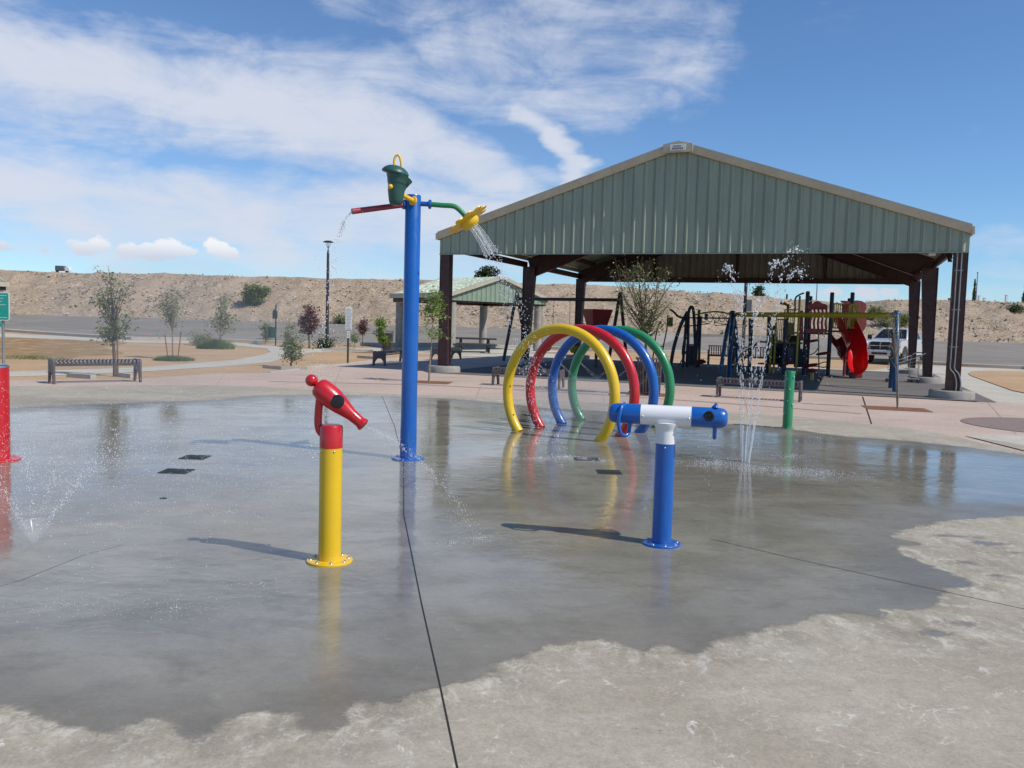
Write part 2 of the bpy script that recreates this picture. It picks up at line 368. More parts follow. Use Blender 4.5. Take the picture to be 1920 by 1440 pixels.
# base ground
ys = [-60, -10, 0, 10, 20, 30, 42, 50, 62, 75, 95]; xs = [-400, -200, -100, -60, -40, -20, 0, 20, 40, 60, 100, 200, 400]
gm = MB(); n = len(xs)
for y in ys:
    for x in xs: gm.v.append((x, y, gz(y)))
for j in range(len(ys)-1):
    for i in range(n-1): gm.f.append((j*n+i, j*n+i+1, (j+1)*n+i+1, (j+1)*n+i))
structure(gm.build('ground', m_dirt, smooth=0))

# parking lot asphalt
near = gp((-700, 600), (-200, 611), (15, 622), (125, 629.5), (250, 637), (375, 638.5), (480, 643), (600, 646), (700, 648), (800, 650), (1000, 653), (1108, 658.5), (1242, 662), (1337, 663.5), (1487, 670), (1560, 674), (1627, 677), (1705, 681), (1806, 687), (1920, 692), (2300, 715), (2900, 745))
sheet('parking_lot', near+[(95, 76), (-120, 76)], .004, m_lotx)
# curb along the lot: a real low kerb
def strip(name, line, w, h, m, zoff=0.):
    b = MB(); k = len(line); L = []
    for i, p in enumerate(line):
        a = Vector(line[max(0, i-1)]); c = Vector(line[min(k-1, i+1)]); d = (c-a).normalized(); nn = Vector((-d.y, d.x))
        p = Vector(p); q0 = p-nn*w/2; q1 = p+nn*w/2
        L.append([(q0.x, q0.y, gz(q0.y)+zoff-.03), (q1.x, q1.y, gz(q1.y)+zoff-.03), (q1.x, q1.y, gz(q1.y)+zoff+h), (q0.x, q0.y, gz(q0.y)+zoff+h)])
    vs = [v for r in L for v in r]; fs = []
    for i in range(k-1):
        for j in range(4): fs.append((i*4+j, i*4+(j+1) % 4, (i+1)*4+(j+1) % 4, (i+1)*4+j))
    fs += [(0, 1, 2, 3), tuple((k-1)*4+j for j in (3, 2, 1, 0))]
    b.add(vs, fs); return structure(b.build(name, m, smooth=30))
strip('lot_kerb', near, .45, .16, m_walk)
# painted stall line that runs parallel to the kerb in the lot
def offset(line, d):
    o = []
    for i, p in enumerate(line):
        a = Vector(line[max(0, i-1)]); c = Vector(line[min(len(line)-1, i+1)]); t_ = (c-a).normalized(); o.append(tuple(Vector(p)+Vector((-t_.y, t_.x))*d))
    return o
fl = offset(near, 5.0)
sheet('lot_line_marking', offset(near, 4.4)[:16]+offset(near, 4.62)[:16][::-1], .009, mat('line_paint', (.42, .41, .38), .8, var=.3, vs=1))
# pale unpaved drive climbing out of the lot in the middle distance
sheet('gravel_drive', [tuple(G(*p)[:2]) for p in ((1215, 655), (1280, 632), (1345, 612))]+[(24, 75.5), (10, 75.5)]+[tuple(G(1200, 640)[:2])], .009, ground_mat('gravel_drive', (.36, .32, .28), (.33, .29, .25), .4, 10))
# paths
pA = gp((-260, 704), (-100, 700), (20, 697), (150, 693), (270, 689), (375, 680), (440, 675), (490, 666), (512, 659), (520, 655), (545, 656), (575, 654.5), (640, 653.5), (708, 653), (783, 656), (860, 659), (950, 662), (1040, 664), (1040, 671), (950, 669), (860, 668), (783, 663), (700, 659.5), (620, 659), (585, 661), (545, 668), (508, 679), (450, 685), (400, 688.5), (270, 697), (150, 703), (20, 706.5), (-100, 710), (-260, 716))
sheet('path', pA, .006, m_walk)
pB = gp((-260, 618), (-100, 622), (15, 626), (125, 630.5), (250, 638.7), (375, 640), (480, 645.3), (530, 651), (555, 655.5), (512, 664), (500, 654), (462, 650.3), (400, 645.5), (375, 644.6), (250, 643), (125, 637), (15, 632.5), (-100, 630), (-260, 626))
sheet('path', pB, .012, m_walk)
pR = gp((1560, 697), (1640, 694), (1690, 684), (1806, 688.6), (1920, 693.5), (2300, 716), (2500, 860), (2200, 800), (1920, 759), (1850, 752), (1740, 744), (1700, 720))
sheet('path', pR, .010, m_walk)
isl = smooth2(gp((1815, 701), (1826, 696.8), (1870, 696), (1920, 697.5), (2100, 704), (2250, 730), (2100, 765), (1920, 738), (1880, 727), (1847, 715), (1822, 706), (1815, 701)), 4)
sheet('dirt_bed', isl[:-1], .030, m_dirt)
# brown grass patch in the left bed
sheet('dry_grass_patch', smooth2(gp((-200, 640), (0, 634.5), (100, 634), (190, 639), (238, 643), (195, 651), (232, 663), (150, 668), (120, 674), (0, 673), (-200, 676), (-200, 640)), 4)[:-1], .008, m_drygrass)
# pavilion frame of reference
PV = Vector((-2.41, 27.15, 0)); PYAW = -.3714; PW, PL, PH = 14.93, 14.99, 3.77
pu = Vector((math.cos(PYAW), math.sin(PYAW), 0)); pvv = Vector((-math.sin(PYAW), math.cos(PYAW), 0))
def pl(u, v): q = PV+pu*u+pvv*v; return (q.x, q.y)
pink = gp((-600, 735), (-300, 722), (-100, 717), (20, 713.5), (150, 712.5), (250, 712), (400, 702), (504, 700), (600, 689), (702, 677), (775, 669.5))+[pl(-3.5, 14.2), pl(.2, 14.5), pl(.2, -.2), pl(15.2, -.8)]+gp((1850, 752), (1920, 759), (2200, 800), (2500, 860), (3000, 960), (2600, 1050), (1300, 850), (500, 800), (-600, 800))
sheet('plaza', pink, .016, m_pink)
strip('plaza_edging', gp((504, 700), (600, 689), (702, 677), (775, 669.5)), .12, .03, 'curb', .016)
# pavilion floor slab
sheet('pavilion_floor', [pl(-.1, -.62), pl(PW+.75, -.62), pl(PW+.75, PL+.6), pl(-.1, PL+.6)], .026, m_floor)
sheet('floor_edge_walk', [pl(-1.0, PL+.6), pl(PW+1.2, PL+.6), pl(PW+1.2, PL+1.5), pl(-1.0, PL+1.5)], .022, m_walk)
# round brick circle on the right
cc = G(1985, 803); rr = (G(1809, 795)-cc).length
sheet('brick_circle', [(cc.x+rr*math.cos(a*math.pi/32), cc.y+rr*math.sin(a*math.pi/32)) for a in range(64)], .024, m_brick)
sheet('walk_slab', gp((1808, 819.5), (1920, 819), (2250, 838), (2400, 940), (1920, 839)), .024, m_walk)
# reddish tree pits
def pit(px, py, w, d, rz):
    c = G(px, py); b = []
    for a, e in ((-1, -1), (1, -1), (1, 1), (-1, 1)):
        v = Matrix.Rotation(rz, 2) @ Vector((a*w/2, e*d/2)); b.append((c.x+v.x, c.y+v.y))
    sheet('tree_pit', b, .022, M['soil'])
pit(805, 718, 1.15, 1.0, -.1); pit(1215, 741, 1.0, 1.0, -.2); pit(1680, 768, 1.3, .95, -.25)

# ---------------- splash pad: concrete with a wet area stored as a distance to the wet outline
padpx = [(-900, 705), (-250, 722), (20, 727), (250, 725.5), (420, 724.5), (546, 731), (671, 737.5), (754, 743), (850, 744.5), (940, 750), (1100, 757), (1280, 768), (1366, 775), (1504, 784.5), (1632, 798), (1767, 816), (1808, 820), (1920, 838), (2100, 870), (2500, 960), (3300, 1200)]
pp = [G(*p) for p in padpx]; pxs = np.array([p.x for p in pp]); pys = np.array([p.y for p in pp]); o_ = np.argsort(pxs); pxs = pxs[o_]; pys = pys[o_]
wet = [(-900, 1250), (-300, 1310), (0, 1342), (60, 1352), (105, 1362), (140, 1385), (190, 1402), (235, 1388), (262, 1362), (300, 1356), (330, 1392), (370, 1408), (405, 1395), (420, 1372), (470, 1352), (545, 1356), (560, 1378), (600, 1388), (645, 1372), (665, 1338), (740, 1330), (780, 1312), (830, 1300), (900, 1282), (960, 1246), (1030, 1224), (1110, 1214), (1165, 1218), (1195, 1240), (1230, 1222), (1290, 1240), (1325, 1238), (1340, 1216), (1420, 1196), (1500, 1180), (1535, 1166), (1600, 1160), (1665, 1173), (1650, 1154), (1735, 1150), (1762, 1128), (1765, 1112), (1840, 1106), (1800, 1090), (1740, 1066), (1690, 1046), (1682, 1032), (1740, 1028), (1662, 1012), (1700, 1000), (1760, 986), (1830, 978), (1920, 974), (2300, 950), (2400, 900),
       (2100, 870), (1920, 857), (1803, 841), (1694, 829.5), (1585, 822), (1475, 807), (1362, 798), (1250, 786), (1141, 774), (1084, 771), (1017, 768), (939, 758), (840, 750), (754, 746.5), (620, 743.5), (500, 744), (455, 746), (420, 752), (300, 757), (120, 763), (0, 769), (-300, 775), (-900, 790)]
wp = np.array([tuple(G(*p)[:2]) for p in wet])
def sdf(X, Y, poly):
    A = poly; B = np.roll(poly, -1, 0); d = np.full(X.shape, 1e9); ins = np.zeros(X.shape, bool)
    for (ax, ay), (bx, by) in zip(A, B):
        dx, dy = bx-ax, by-ay; L = dx*dx+dy*dy+1e-12
        h = np.clip(((X-ax)*dx+(Y-ay)*dy)/L, 0, 1); d = np.minimum(d, np.hypot(X-ax-h*dx, Y-ay-h*dy))
        c = ((ay > Y) != (by > Y)) & (X < (bx-ax)*(Y-ay)/(by-ay+1e-12)+ax); ins ^= c
    return np.where(ins, d, -d)      # positive inside
X1 = np.concatenate([np.linspace(-24, -8, 50)[:-1], np.linspace(-8, 10, 300)[:-1], np.linspace(10, 24, 50)])
T1 = np.concatenate([np.linspace(0, .36, 8)[:-1], np.linspace(.36, .62, 160)[:-1], np.linspace(.62, 1, 110)])
yf = np.interp(X1, pxs, pys); y0 = -8.
XX, TT = np.meshgrid(X1, T1); YY = y0+(yf[None, :]-y0)*TT
SD = sdf(XX, YY, wp)
for (bx, by, ra, rb) in ((1860, 1027, .14, .06), (1785, 1012, .16, .05), (1812, 1180, .1, .045), (1762, 1198, .11, .05), (1872, 1088, .1, .04), (1808, 1063, .1, .05), (1905, 1045, .05, .03)):
    c = G(bx, by); e = np.hypot((XX-c.x)/ra, (YY-c.y)/rb); SD = np.maximum(SD, (1-e)*rb)
ny, nx = XX.shape
me = bpy.data.meshes.new('splash_pad')
vs = np.stack([XX, YY, np.full_like(XX, .030)], -1).reshape(-1, 3)
ii = np.arange(ny-1)[:, None]*nx+np.arange(nx-1)[None, :]; fs = np.stack([ii, ii+1, ii+nx+1, ii+nx], -1).reshape(-1, 4)
me.from_pydata(vs.tolist(), [], fs.tolist()); at_ = me.attributes.new('wetdist', 'FLOAT', 'POINT'); at_.data.foreach_set('value', SD.reshape(-1).astype(np.float32))
me.polygons.foreach_set('use_smooth', [True]*len(me.polygons))
pad = structure(bpy.data.objects.new('splash_pad', me)); COL.objects.link(pad)
m = bpy.data.materials.new('splash_pad_concrete'); m.use_nodes = True; t = NT(m.node_tree); b = m.node_tree.nodes['Principled BSDF']
oc = t.n('ShaderNodeTexCoord').outputs['Object']
at = t.n('ShaderNodeAttribute', attribute_name='wetdist').outputs['Fac']
nz = t.noise(oc, 2.6, 9, .68, .8); nz2 = t.noise(t.mapv(oc, (.8, 1.4, 1), rot=(0, 0, .4)), 9, 9, .75)
wd = t.m('ADD', at, t.m('ADD', t.m('MULTIPLY', t.m('SUBTRACT', nz, .5), .26), t.m('MULTIPLY', t.m('SUBTRACT', nz2, .5), .16)))
wetf = t.mr(wd, -.02, .035)
deep = t.mr(t.m('ADD', at, t.m('MULTIPLY', t.m('SUBTRACT', t.noise(oc, .55, 5, .6, .4), .45), 2.4)), .15, 1.3)
# dry concrete: mottled warm grey with pale trowel scuffs
base = t.mix(t.mr(t.noise(oc, .9, 7, .62, .5), .33, .67), (.345, .30, .225), (.42, .375, .29))
base = t.mix(t.mr(t.noise(oc, 5.5, 8, .7), .35, .75, 0, .55), base, (.28, .245, .195))
sc1 = t.noise(t.mapv(oc, (1, 1, 1), rot=(0, 0, .5)), 3.4, 4, .5, 1.1)
ridge = t.m('ABSOLUTE', t.m('SUBTRACT', sc1, .5)); ln = t.m('MULTIPLY', t.mr(ridge, .014, .001), t.mr(t.noise(oc, 12, 4, .6), .42, .6))
lmask = t.mr(t.noise(oc, 3.1, 3, .5), .42, .60)
base = t.mix(t.m('MULTIPLY', t.m('MULTIPLY', ln, lmask), .95), base, (.60, .56, .48))
base = t.mix(t.mr(t.noise(t.mapv(oc, (.8, 1.5, 1), rot=(0, 0, -.35), loc=(3, 0, 0)), 1.9, 9, .72, .3), .50, .70, 0, .42), base, (.54, .505, .425))
dfr = t.m('MULTIPLY', t.mr(wd, -.38, -.0), t.mr(t.noise(t.mapv(oc, (1, .6, 1), rot=(0, 0, .3)), 4.5, 9, .75, .6), .42, .60, 0, .6)); base = t.mix(dfr, base, (.215, .19, .145))
grit = t.mr(t.noise(oc, 75, 4, .75), .30, .70, -.16, .16, False); grit2 = t.mr(t.noise(oc, 24, 6, .75), .30, .70, -.12, .12, False)
gf = t.m('ADD', 1., t.m('ADD', grit, grit2)); gcc = t.n('ShaderNodeCombineColor'); [t.put(gcc.inputs[i], gf) for i in range(3)]
base = t.mix(1., base, gcc.outputs[0], 'MULTIPLY')
fl1 = t.mr(t.noise(t.mapv(oc, (1.3, .8, 1), rot=(0, 0, .9)), 16, 5, .6, 1.5), .60, .72, 0, .7); base = t.mix(t.m('MULTIPLY', fl1, t.mr(t.noise(oc, 1.3, 5, .6), .44, .60)), base, (.56, .53, .45))
# mineral crust just outside the wet edge
crust = t.m('MULTIPLY', t.mr(wd, -.40, -.05), t.mr(t.noise(t.mapv(oc, (1, .7, 1)), 9, 9, .8, .5), .50, .64, 0, .75))
base = t.mix(crust, base, (.56, .525, .44))
spk = t.mr(t.vor(oc, 11), .10, .045, 0, .65); base = t.mix(t.m('MULTIPLY', spk, t.mr(t.noise(oc, 1.7, 3), .52, .62)), base, (.16, .14, .12))
wcol = t.mix(t.mr(t.noise(oc, .7, 7, .6, .6), .33, .67), (.198, .180, .140), (.282, .262, .212))
wcol = t.mix(t.mr(t.noise(t.mapv(oc, (1.0, 1.5, 1)), 2.4, 9, .72, .5), .42, .70, 0, .6), wcol, (.150, .134, .098))
damp = t.mr(t.m('ADD', at, t.m('MULTIPLY', t.m('SUBTRACT', t.noise(oc, 2, 8, .7), .5), .5)), 0, .6, 1, 0)
wcol = t.mix(t.m('MULTIPLY', damp, .35), wcol, (.15, .13, .10))
# the same trowel scuffs show faintly through the film
wcol = t.mix(t.m('MULTIPLY', t.m('MULTIPLY', ln, lmask), .25), wcol, (.34, .33, .29))
gw = t.n('ShaderNodeCombineColor'); gv = t.m('ADD', 1., t.m('MULTIPLY', t.m('ADD', grit, grit2), .55)); [t.put(gw.inputs[i], gv) for i in range(3)]
wcol = t.mix(1., wcol, gw.outputs[0], 'MULTIPLY')
t.put(b.inputs['Base Color'], t.mix(wetf, base, wcol))
rw = t.mr(deep, 0, 1, .30, .06, False); rw = t.m('ADD', rw, t.mr(t.noise(t.mapv(oc, (.6, 1.6, 1)), 2.2, 6, .6), .42, .68, 0, .10))
t.put(b.inputs['Roughness'], t.m('ADD', t.m('MULTIPLY', wetf, rw), t.m('MULTIPLY', t.m('SUBTRACT', 1, wetf), .82)))
b.inputs['Specular IOR Level'].default_value = .36
# ripples (stretched across the flow) on water, fine grain on dry
rip = t.noise(t.mapv(oc, (1.3, 2.0, 1), rot=(0, 0, .2)), 3.6, 5, .55, .9)
rip2 = t.noise(t.mapv(oc, (1.6, 2.6, 1)), 22, 3, .5)
hw = t.m('ADD', t.m('MULTIPLY', t.m('MULTIPLY', rip, t.mr(t.noise(oc, .8, 4, .6), .35, .65, .15, 1)), .0036), t.m('MULTIPLY', rip2, .00012))
hd = t.m('ADD', t.m('MULTIPLY', t.noise(oc, 45, 6, .7), .0022), t.m('MULTIPLY', t.noise(oc, 3.5, 5, .6), .006))
bn_ = t.n('ShaderNodeBump'); bn_.inputs['Distance'].default_value = 1.0; bn_.inputs['Strength'].default_value = 1.0
t.put(bn_.inputs['Height'], t.m('ADD', t.m('MULTIPLY', wetf, hw), t.m('MULTIPLY', t.m('SUBTRACT', 1, wetf), hd)))
t.put(b.inputs['Normal'], bn_.outputs[0]); me.materials.append(m)
PZ = .030
def GP(px, py):
    """point on the pad surface"""
    d = ray(px, py); k = (PZ-CH)/d.z; return Vector((0, 0, CH))+d*k
# expansion joints
def joint(pts, w):
    b = MB(); P = [GP(*p) for p in pts]
    for a, c in zip(P, P[1:]):
        d = (c-a); n_ = Vector((-d.y, d.x, 0)).normalized()*w/2
        z = Vector((0, 0, .002)); b.quad(a-n_+z, c-n_+z, c+n_+z, a+n_+z)
    return structure(b.build('expansion_joint', 'joint', smooth=0))
joint([(716, 742), (740, 800), (757, 870), (757, 965), (790, 1130), (826, 1290), (858, 1442), (900, 1640)], .0075)
joint([(1330, 1010), (1500, 1050), (1700, 1094), (1920, 1142), (2300, 1230)], .006)
joint([(-100, 1128), (40, 1088), (160, 1040), (230, 1022)], .003)
sheet('plaza_joint', gp((1616, 745), (1633, 797.5), (1635.5, 797.5), (1618.5, 745)), .020, M['joint'])

for (x0, y0, x1, y1) in ((120, 714, 95, 726), (420, 703, 405, 724), (640, 690, 622, 735), (905, 716, 893, 746), (1130, 735, 1132, 757), (1395, 747, 1402, 776), (1850, 754, 1905, 817)):
    sheet('plaza_joint', gp((x0, y0), (x1, y1), (x1+.9, y1), (x0+.7, y0)), .020, mat('score_line', (.30, .22, .18), .9))
sheet('plaza_joint', gp((504, 716), (800, 722.5), (1100, 739), (1400, 760), (1616, 777), (1616, 778), (1400, 761), (1100, 740), (800, 723.3), (504, 716.7)), .0205, mat('score_line', (.30, .22, .18), .9))
# ================================================================== EMBANKMENT, PLATEAU
crest_px = [(-700, 480), (-300, 497), (0, 507), (110, 511), (200, 513), (330, 514), (450, 517), (600, 521), (800, 525), (1000, 532), (1150, 536), (1280, 545), (1370, 551), (1480, 561), (1580, 568), (1625, 573), (1655, 563), (1700, 563), (1800, 562), (1920, 566), (2300, 580), (2900, 600)]
CY = 86.0
cx_, cz_ = [], []
for px, py in crest_px:
    d = ray(px, py); k = CY/d.y; cx_.append(d.x*k); cz_.append(CH+d.z*k)
def crest(x):
    i = np.interp(x, cx_, cz_); return float(i)
hx = np.arange(-130, 135, .45); hv = [0, .06]+list(np.linspace(.12, 1, 22))+[1.15, 1.6, 3, 8]
hm = MB(); nh = len(hx)
for v in hv:
    for x in hx:
        foot = 74.6+.8*noise.noise(Vector((x*.05, 3, 0))); top = CY
        zc = crest(x)+.16*noise.noise(Vector((x*.35, 9, 0)))+.22*noise.noise(Vector((x*.09, 4, 0)))
        if v <= 1:
            y = foot+(top-foot)*v; z = gz(foot)+(zc-gz(foot))*(v**.9)
            amp = .34*min(1, v*8)*(1 if v < .97 else .25)
            nn_ = noise.fractal(Vector((x*.5, y*.5, z*.5)), .7, 2.1, 5); gul = noise.noise(Vector((x*.13, 1.7, y*.03)))
            z += amp*nn_*.9 + .8*gul*math.sin(math.pi*min(1, v)); y += amp*noise.noise(Vector((x*1.3, z*1.3, 5)))*.8
            if v == 0: z = 1.0
        else: y = top+(v-1)*60; z = zc-.1-.02*(v-1)*10 + (0 if v < 3 else 0)
        hm.v.append((float(x), y, z))
for j in range(len(hv)-1):
    for i in range(nh-1): hm.f.append((j*nh+i, j*nh+i+1, (j+1)*nh+i+1, (j+1)*nh+i))
def rubble(t, oc, c):
    a = t.vor(oc, 1.9, out='Color'); k = t.n('ShaderNodeSeparateColor'); t.put(k.inputs[0], a)
    c = t.mix(t.mr(k.outputs[0], .55, .9, 0, .4), c, (.43, .345, .27)); c = t.mix(t.mr(k.outputs[1], .7, .95, 0, .4), c, (.235, .18, .135))
    a2 = t.vor(oc, 6.5, out='Color'); k2 = t.n('ShaderNodeSeparateColor'); t.put(k2.inputs[0], a2)
    c = t.mix(t.mr(k2.outputs[0], .8, .95, 0, .6), c, (.54, .45, .37)); c = t.mix(t.mr(k2.outputs[1], .80, .95, 0, .5), c, (.17, .13, .10))
    fg = t.noise(oc, 5.5, 5, .8); c = t.mix(t.mr(fg, .52, .66, 0, .55), c, (.55, .46, .37)); c = t.mix(t.mr(fg, .48, .36, 0, .5), c, (.19, .145, .11))
    # left part: yellower earth; streaks running down the slope
    st = t.noise(t.mapv(oc, (.22, .05, .05)), 1.1, 5, .6); c = t.mix(t.mr(st, .45, .62, 0, .5), c, (.40, .29, .205))
    return c
m_hill = ground_mat('rubble_slope', (.35, .272, .182), (.29, .222, .145), .25, 3.5, .7, extra=rubble)
structure(hm.build('embankment', m_hill, smooth=25))
plat = MB(); plat.quad((-3000, 146, 2.2), (3000, 146, 2.2), (3000, 5000, 2.2), (-3000, 5000, 2.2)); structure(plat.build('plateau', m_dirt, smooth=0))
# loose rocks on the slope
rk = MB(); rr_ = random.Random(5)
for i in range(8000):
    x = rr_.uniform(-62, 62); v = rr_.random(); y = 74.6+11.2*v; zc = crest(x); z = 1.25+(zc-1.25)*(v**.9)
    gul = noise.noise(Vector((x*.13, 1.7, y*.03))); z += .8*gul*math.sin(math.pi*v)+.04
    if noise.noise(Vector((x*.07, y*.2, 2))) < -.12 and rr_.random() < .75: continue
    s_ = rr_.choice((.05, .06, .07, .08, .10, .16))*rr_.uniform(.7, 1.3)
    a = rr_.random()*6.28
    vs_ = [Vector((math.cos(a+k*1.57)*s_*rr_.uniform(.6, 1.2), math.sin(a+k*1.57)*s_*rr_.uniform(.6, 1.2), rr_.uniform(-.25, .25)*s_)) for k in range(4)]+[Vector((rr_.uniform(-.3, .3)*s_, rr_.uniform(-.3, .3)*s_, s_*rr_.uniform(.5, .9))), Vector((0, 0, -s_*.6))]
    rk.add([p+Vector((x, y, z)) for p in vs_], [(0, 1, 4), (1, 2, 4), (2, 3, 4), (3, 0, 4), (1, 0, 5), (2, 1, 5), (3, 2, 5), (0, 3, 5)])
m_rock = bpy.data.materials.new('rubble_rock'); m_rock.use_nodes = True; t = NT(m_rock.node_tree); b = m_rock.node_tree.nodes['Principled BSDF']
ri = t.n('ShaderNodeNewGeometry').outputs['Random Per Island']; cr_ = t.n('ShaderNodeValToRGB'); t.put(cr_.inputs[0], ri)
cr_.color_ramp.elements[0].color = (.28, .215, .165, 1); cr_.color_ramp.elements[1].color = (.56, .48, .40, 1); cr_.color_ramp.elements.new(.6).color = (.42, .34, .27, 1)
t.put(b.inputs['Base Color'], cr_.outputs[0]); b.inputs['Roughness'].default_value = .95
tag(rk.build('rubble', m_rock, smooth=0), 'loose pink and tan rocks scattered over the embankment slope', 'rubble', kind='stuff')

# ================================================================== PAVILION (large steel shelter)
def rib_panel(b, x0, x1, z0f, z1f, y, pitch=.3048, d=.05, side=-1, Mx=None):
    """corrugated sheet in the xz plane; z0f/z1f give bottom/top at x. ribs stand towards side*y"""
    xs_ = []; x = x0
    while x < x1-.01:
        for dx, h in ((0, 0), (.06, 0), (.07, .3), (.08, 0), (pitch*.5-.05, 0), (pitch*.5-.018, 1), (pitch*.5+.012, 1), (pitch*.5+.062, 0)):
            if x+dx < x1: xs_.append((x+dx, h))
        # (minor swage included above)
        x += pitch
    xs_.append((x1, 0)); vs = []; fs = []
    for x, h in xs_:
        yy = y+side*d*h; vs += [(x, yy, z0f(x)), (x, yy, z1f(x))]
    for i in range(len(xs_)-1): fs.append((2*i, 2*i+2, 2*i+3, 2*i+1))
    b.add(vs, fs, Mx)
def ibeam(b, p, q, w, h0, h1=None, tf=.02, tw=.015, up=Vector((0, 0, 1))):
    """I-section member from p to q; h measured along 'up', top flange line is p..q"""
    h1 = h0 if h1 is None else h1; p, q = Vector(p), Vector(q); a = (q-p).normalized(); sd_ = a.cross(up).normalized(); u = sd_.cross(a).normalized()
    def hexa(o0, o1, ww, top0, top1, bot0, bot1):
        vs = [p+sd_*(-ww/2)+u*bot0, p+sd_*(ww/2)+u*bot0, p+sd_*(ww/2)+u*top0, p+sd_*(-ww/2)+u*top0,
              q+sd_*(-ww/2)+u*bot1, q+sd_*(ww/2)+u*bot1, q+sd_*(ww/2)+u*top1, q+sd_*(-ww/2)+u*top1]
        b.add(vs, [(0, 1, 2, 3), (7, 6, 5, 4), (0, 4, 5, 1), (1, 5, 6, 2), (2, 6, 7, 3), (3, 7, 4, 0)])
    hexa(0, 0, w, 0, 0, -tf, -tf); hexa(0, 0, w, -h0+tf, -h1+tf, -h0, -h1); hexa(0, 0, tw, -tf, -tf, -h0+tf, -h1+tf)
pav = thing('pavilion', 'large open steel picnic pavilion with green ribbed gable over the playground', 'pavilion', (PV.x, PV.y, 0), PYAW)
RISE = 2.44; ZE = PH+.62        # eave top and ridge
def roofz(x): return ZE+RISE*(1-abs(x-PW/2)/(PW/2))
# gable cladding, front and back
for nm, y, side, mt in (('front_gable_panel', .0, -1, 'sage'), ('rear_gable_panel', PL, 1, 'under')):
    b = MB(); rib_panel(b, 0.0, PW, lambda x: PH, lambda x: roofz(x)-.17, y, side=side)
    b.build(nm, mt, pav, smooth=0)
b = MB(); b.box((PW/2, -.01, PH-.012), (PW, .05, .03)); b.build('gable_sill_trim', 'sageroof', pav)
# roof sheets
for sgn in (-1, 1):
    b = MB(); x0, x1 = (-.01, PW/2) if sgn < 0 else (PW/2, PW+.01)
    ys_ = []; y = -.12
    while y < PL+.1:
        ys_ += [(y, 0), (y+.12, 0), (y+.137, 1), (y+.172, 1), (y+.188, 0)]; y += .3048
    vs = []; fs = []
    for y, h in ys_:
        vs += [(x0, y, roofz(x0)+.03*h), (x1, y, roofz(x1)+.03*h)]
    for i in range(len(ys_)-1): fs.append((2*i, 2*i+1, 2*i+3, 2*i+2))
    b.add(vs, fs); b.build('roof', 'under' if 0 else 'sageroof', pav, smooth=0)
# rake trim: a boxed channel with a lip
for y, s_ in ((-.13, 1), (PL+.13, -1)):
    for sgn in (0, 1):
        b = MB(); xa, xb = (-.03, PW/2) if sgn == 0 else (PW+.02, PW/2)
        za, zb = roofz(xa)+.04, roofz(xb)+.04
        prof = [(-.03, .03), (.12, .03), (.12, -.20), (.05, -.20), (.0, -.13), (-.03, -.03)]    # (depth towards inside, z)
        vs = [(xa, y+s_*d, za+z) for d, z in prof]+[(xb, y+s_*d, zb+z) for d, z in prof]; k = len(prof)
        b.add(vs, [tuple(range(k)), tuple(range(2*k-1, k-1, -1))]+[(i, (i+1) % k, k+(i+1) % k, k+i) for i in range(k)])
        b.build('rake_trim', 'tanmetal', pav, smooth=20)
for xe in (-.055, PW+.055):
    b = MB(); b.box((xe, PL/2, ZE-.08), (.08, PL+.3, .20)); b.build('gutter', 'tanmetal', pav, bevel=.015)
b = MB(); b.prism([(-.42, -.24), (.42, -.24), (.42, .0), (.1, .07), (-.1, .07), (-.42, .0)], .05, Matrix.Translation((PW/2, -.16, roofz(PW/2)-.03)) @ XZ)
b.build('ridge_cap', 'tanmetal', pav, bevel=.008)
def line_text(b, x0, z0, x1, n_lines, h, y, gap, seed, Mx=None, cw=.03):
    """rows of small dashes the size of letters: the writing is too small to read in the photograph"""
    r = random.Random(seed)
    for i in range(n_lines):
        x = x0+r.uniform(0, .02); z = z0-i*(h+gap); end = x1-r.uniform(0, (x1-x0)*.3)
        while x < end:
            w = cw*r.uniform(.6, 1.5); b.box((x+w/2, y, z), (w*.8, .003, h*r.uniform(.8, 1))); x += w+(cw*.8 if r.random() < .18 else 0)
pl_ = MB(); pl_.box((PW/2, -.222, roofz(PW/2)-.13), (.44, .012, .17)); plate = pl_.build('maker_plate', 'signwhite', pav, bevel=.003)
b = MB(); line_text(b, PW/2-.16, roofz(PW/2)-.098, PW/2+.19, 1, .038, -.23, .0, 2, cw=.032); line_text(b, PW/2-.17, roofz(PW/2)-.165, PW/2+.20, 1, .055, -.23, 0, 3, cw=.045); b.build('plate_lettering', 'ink', plate)
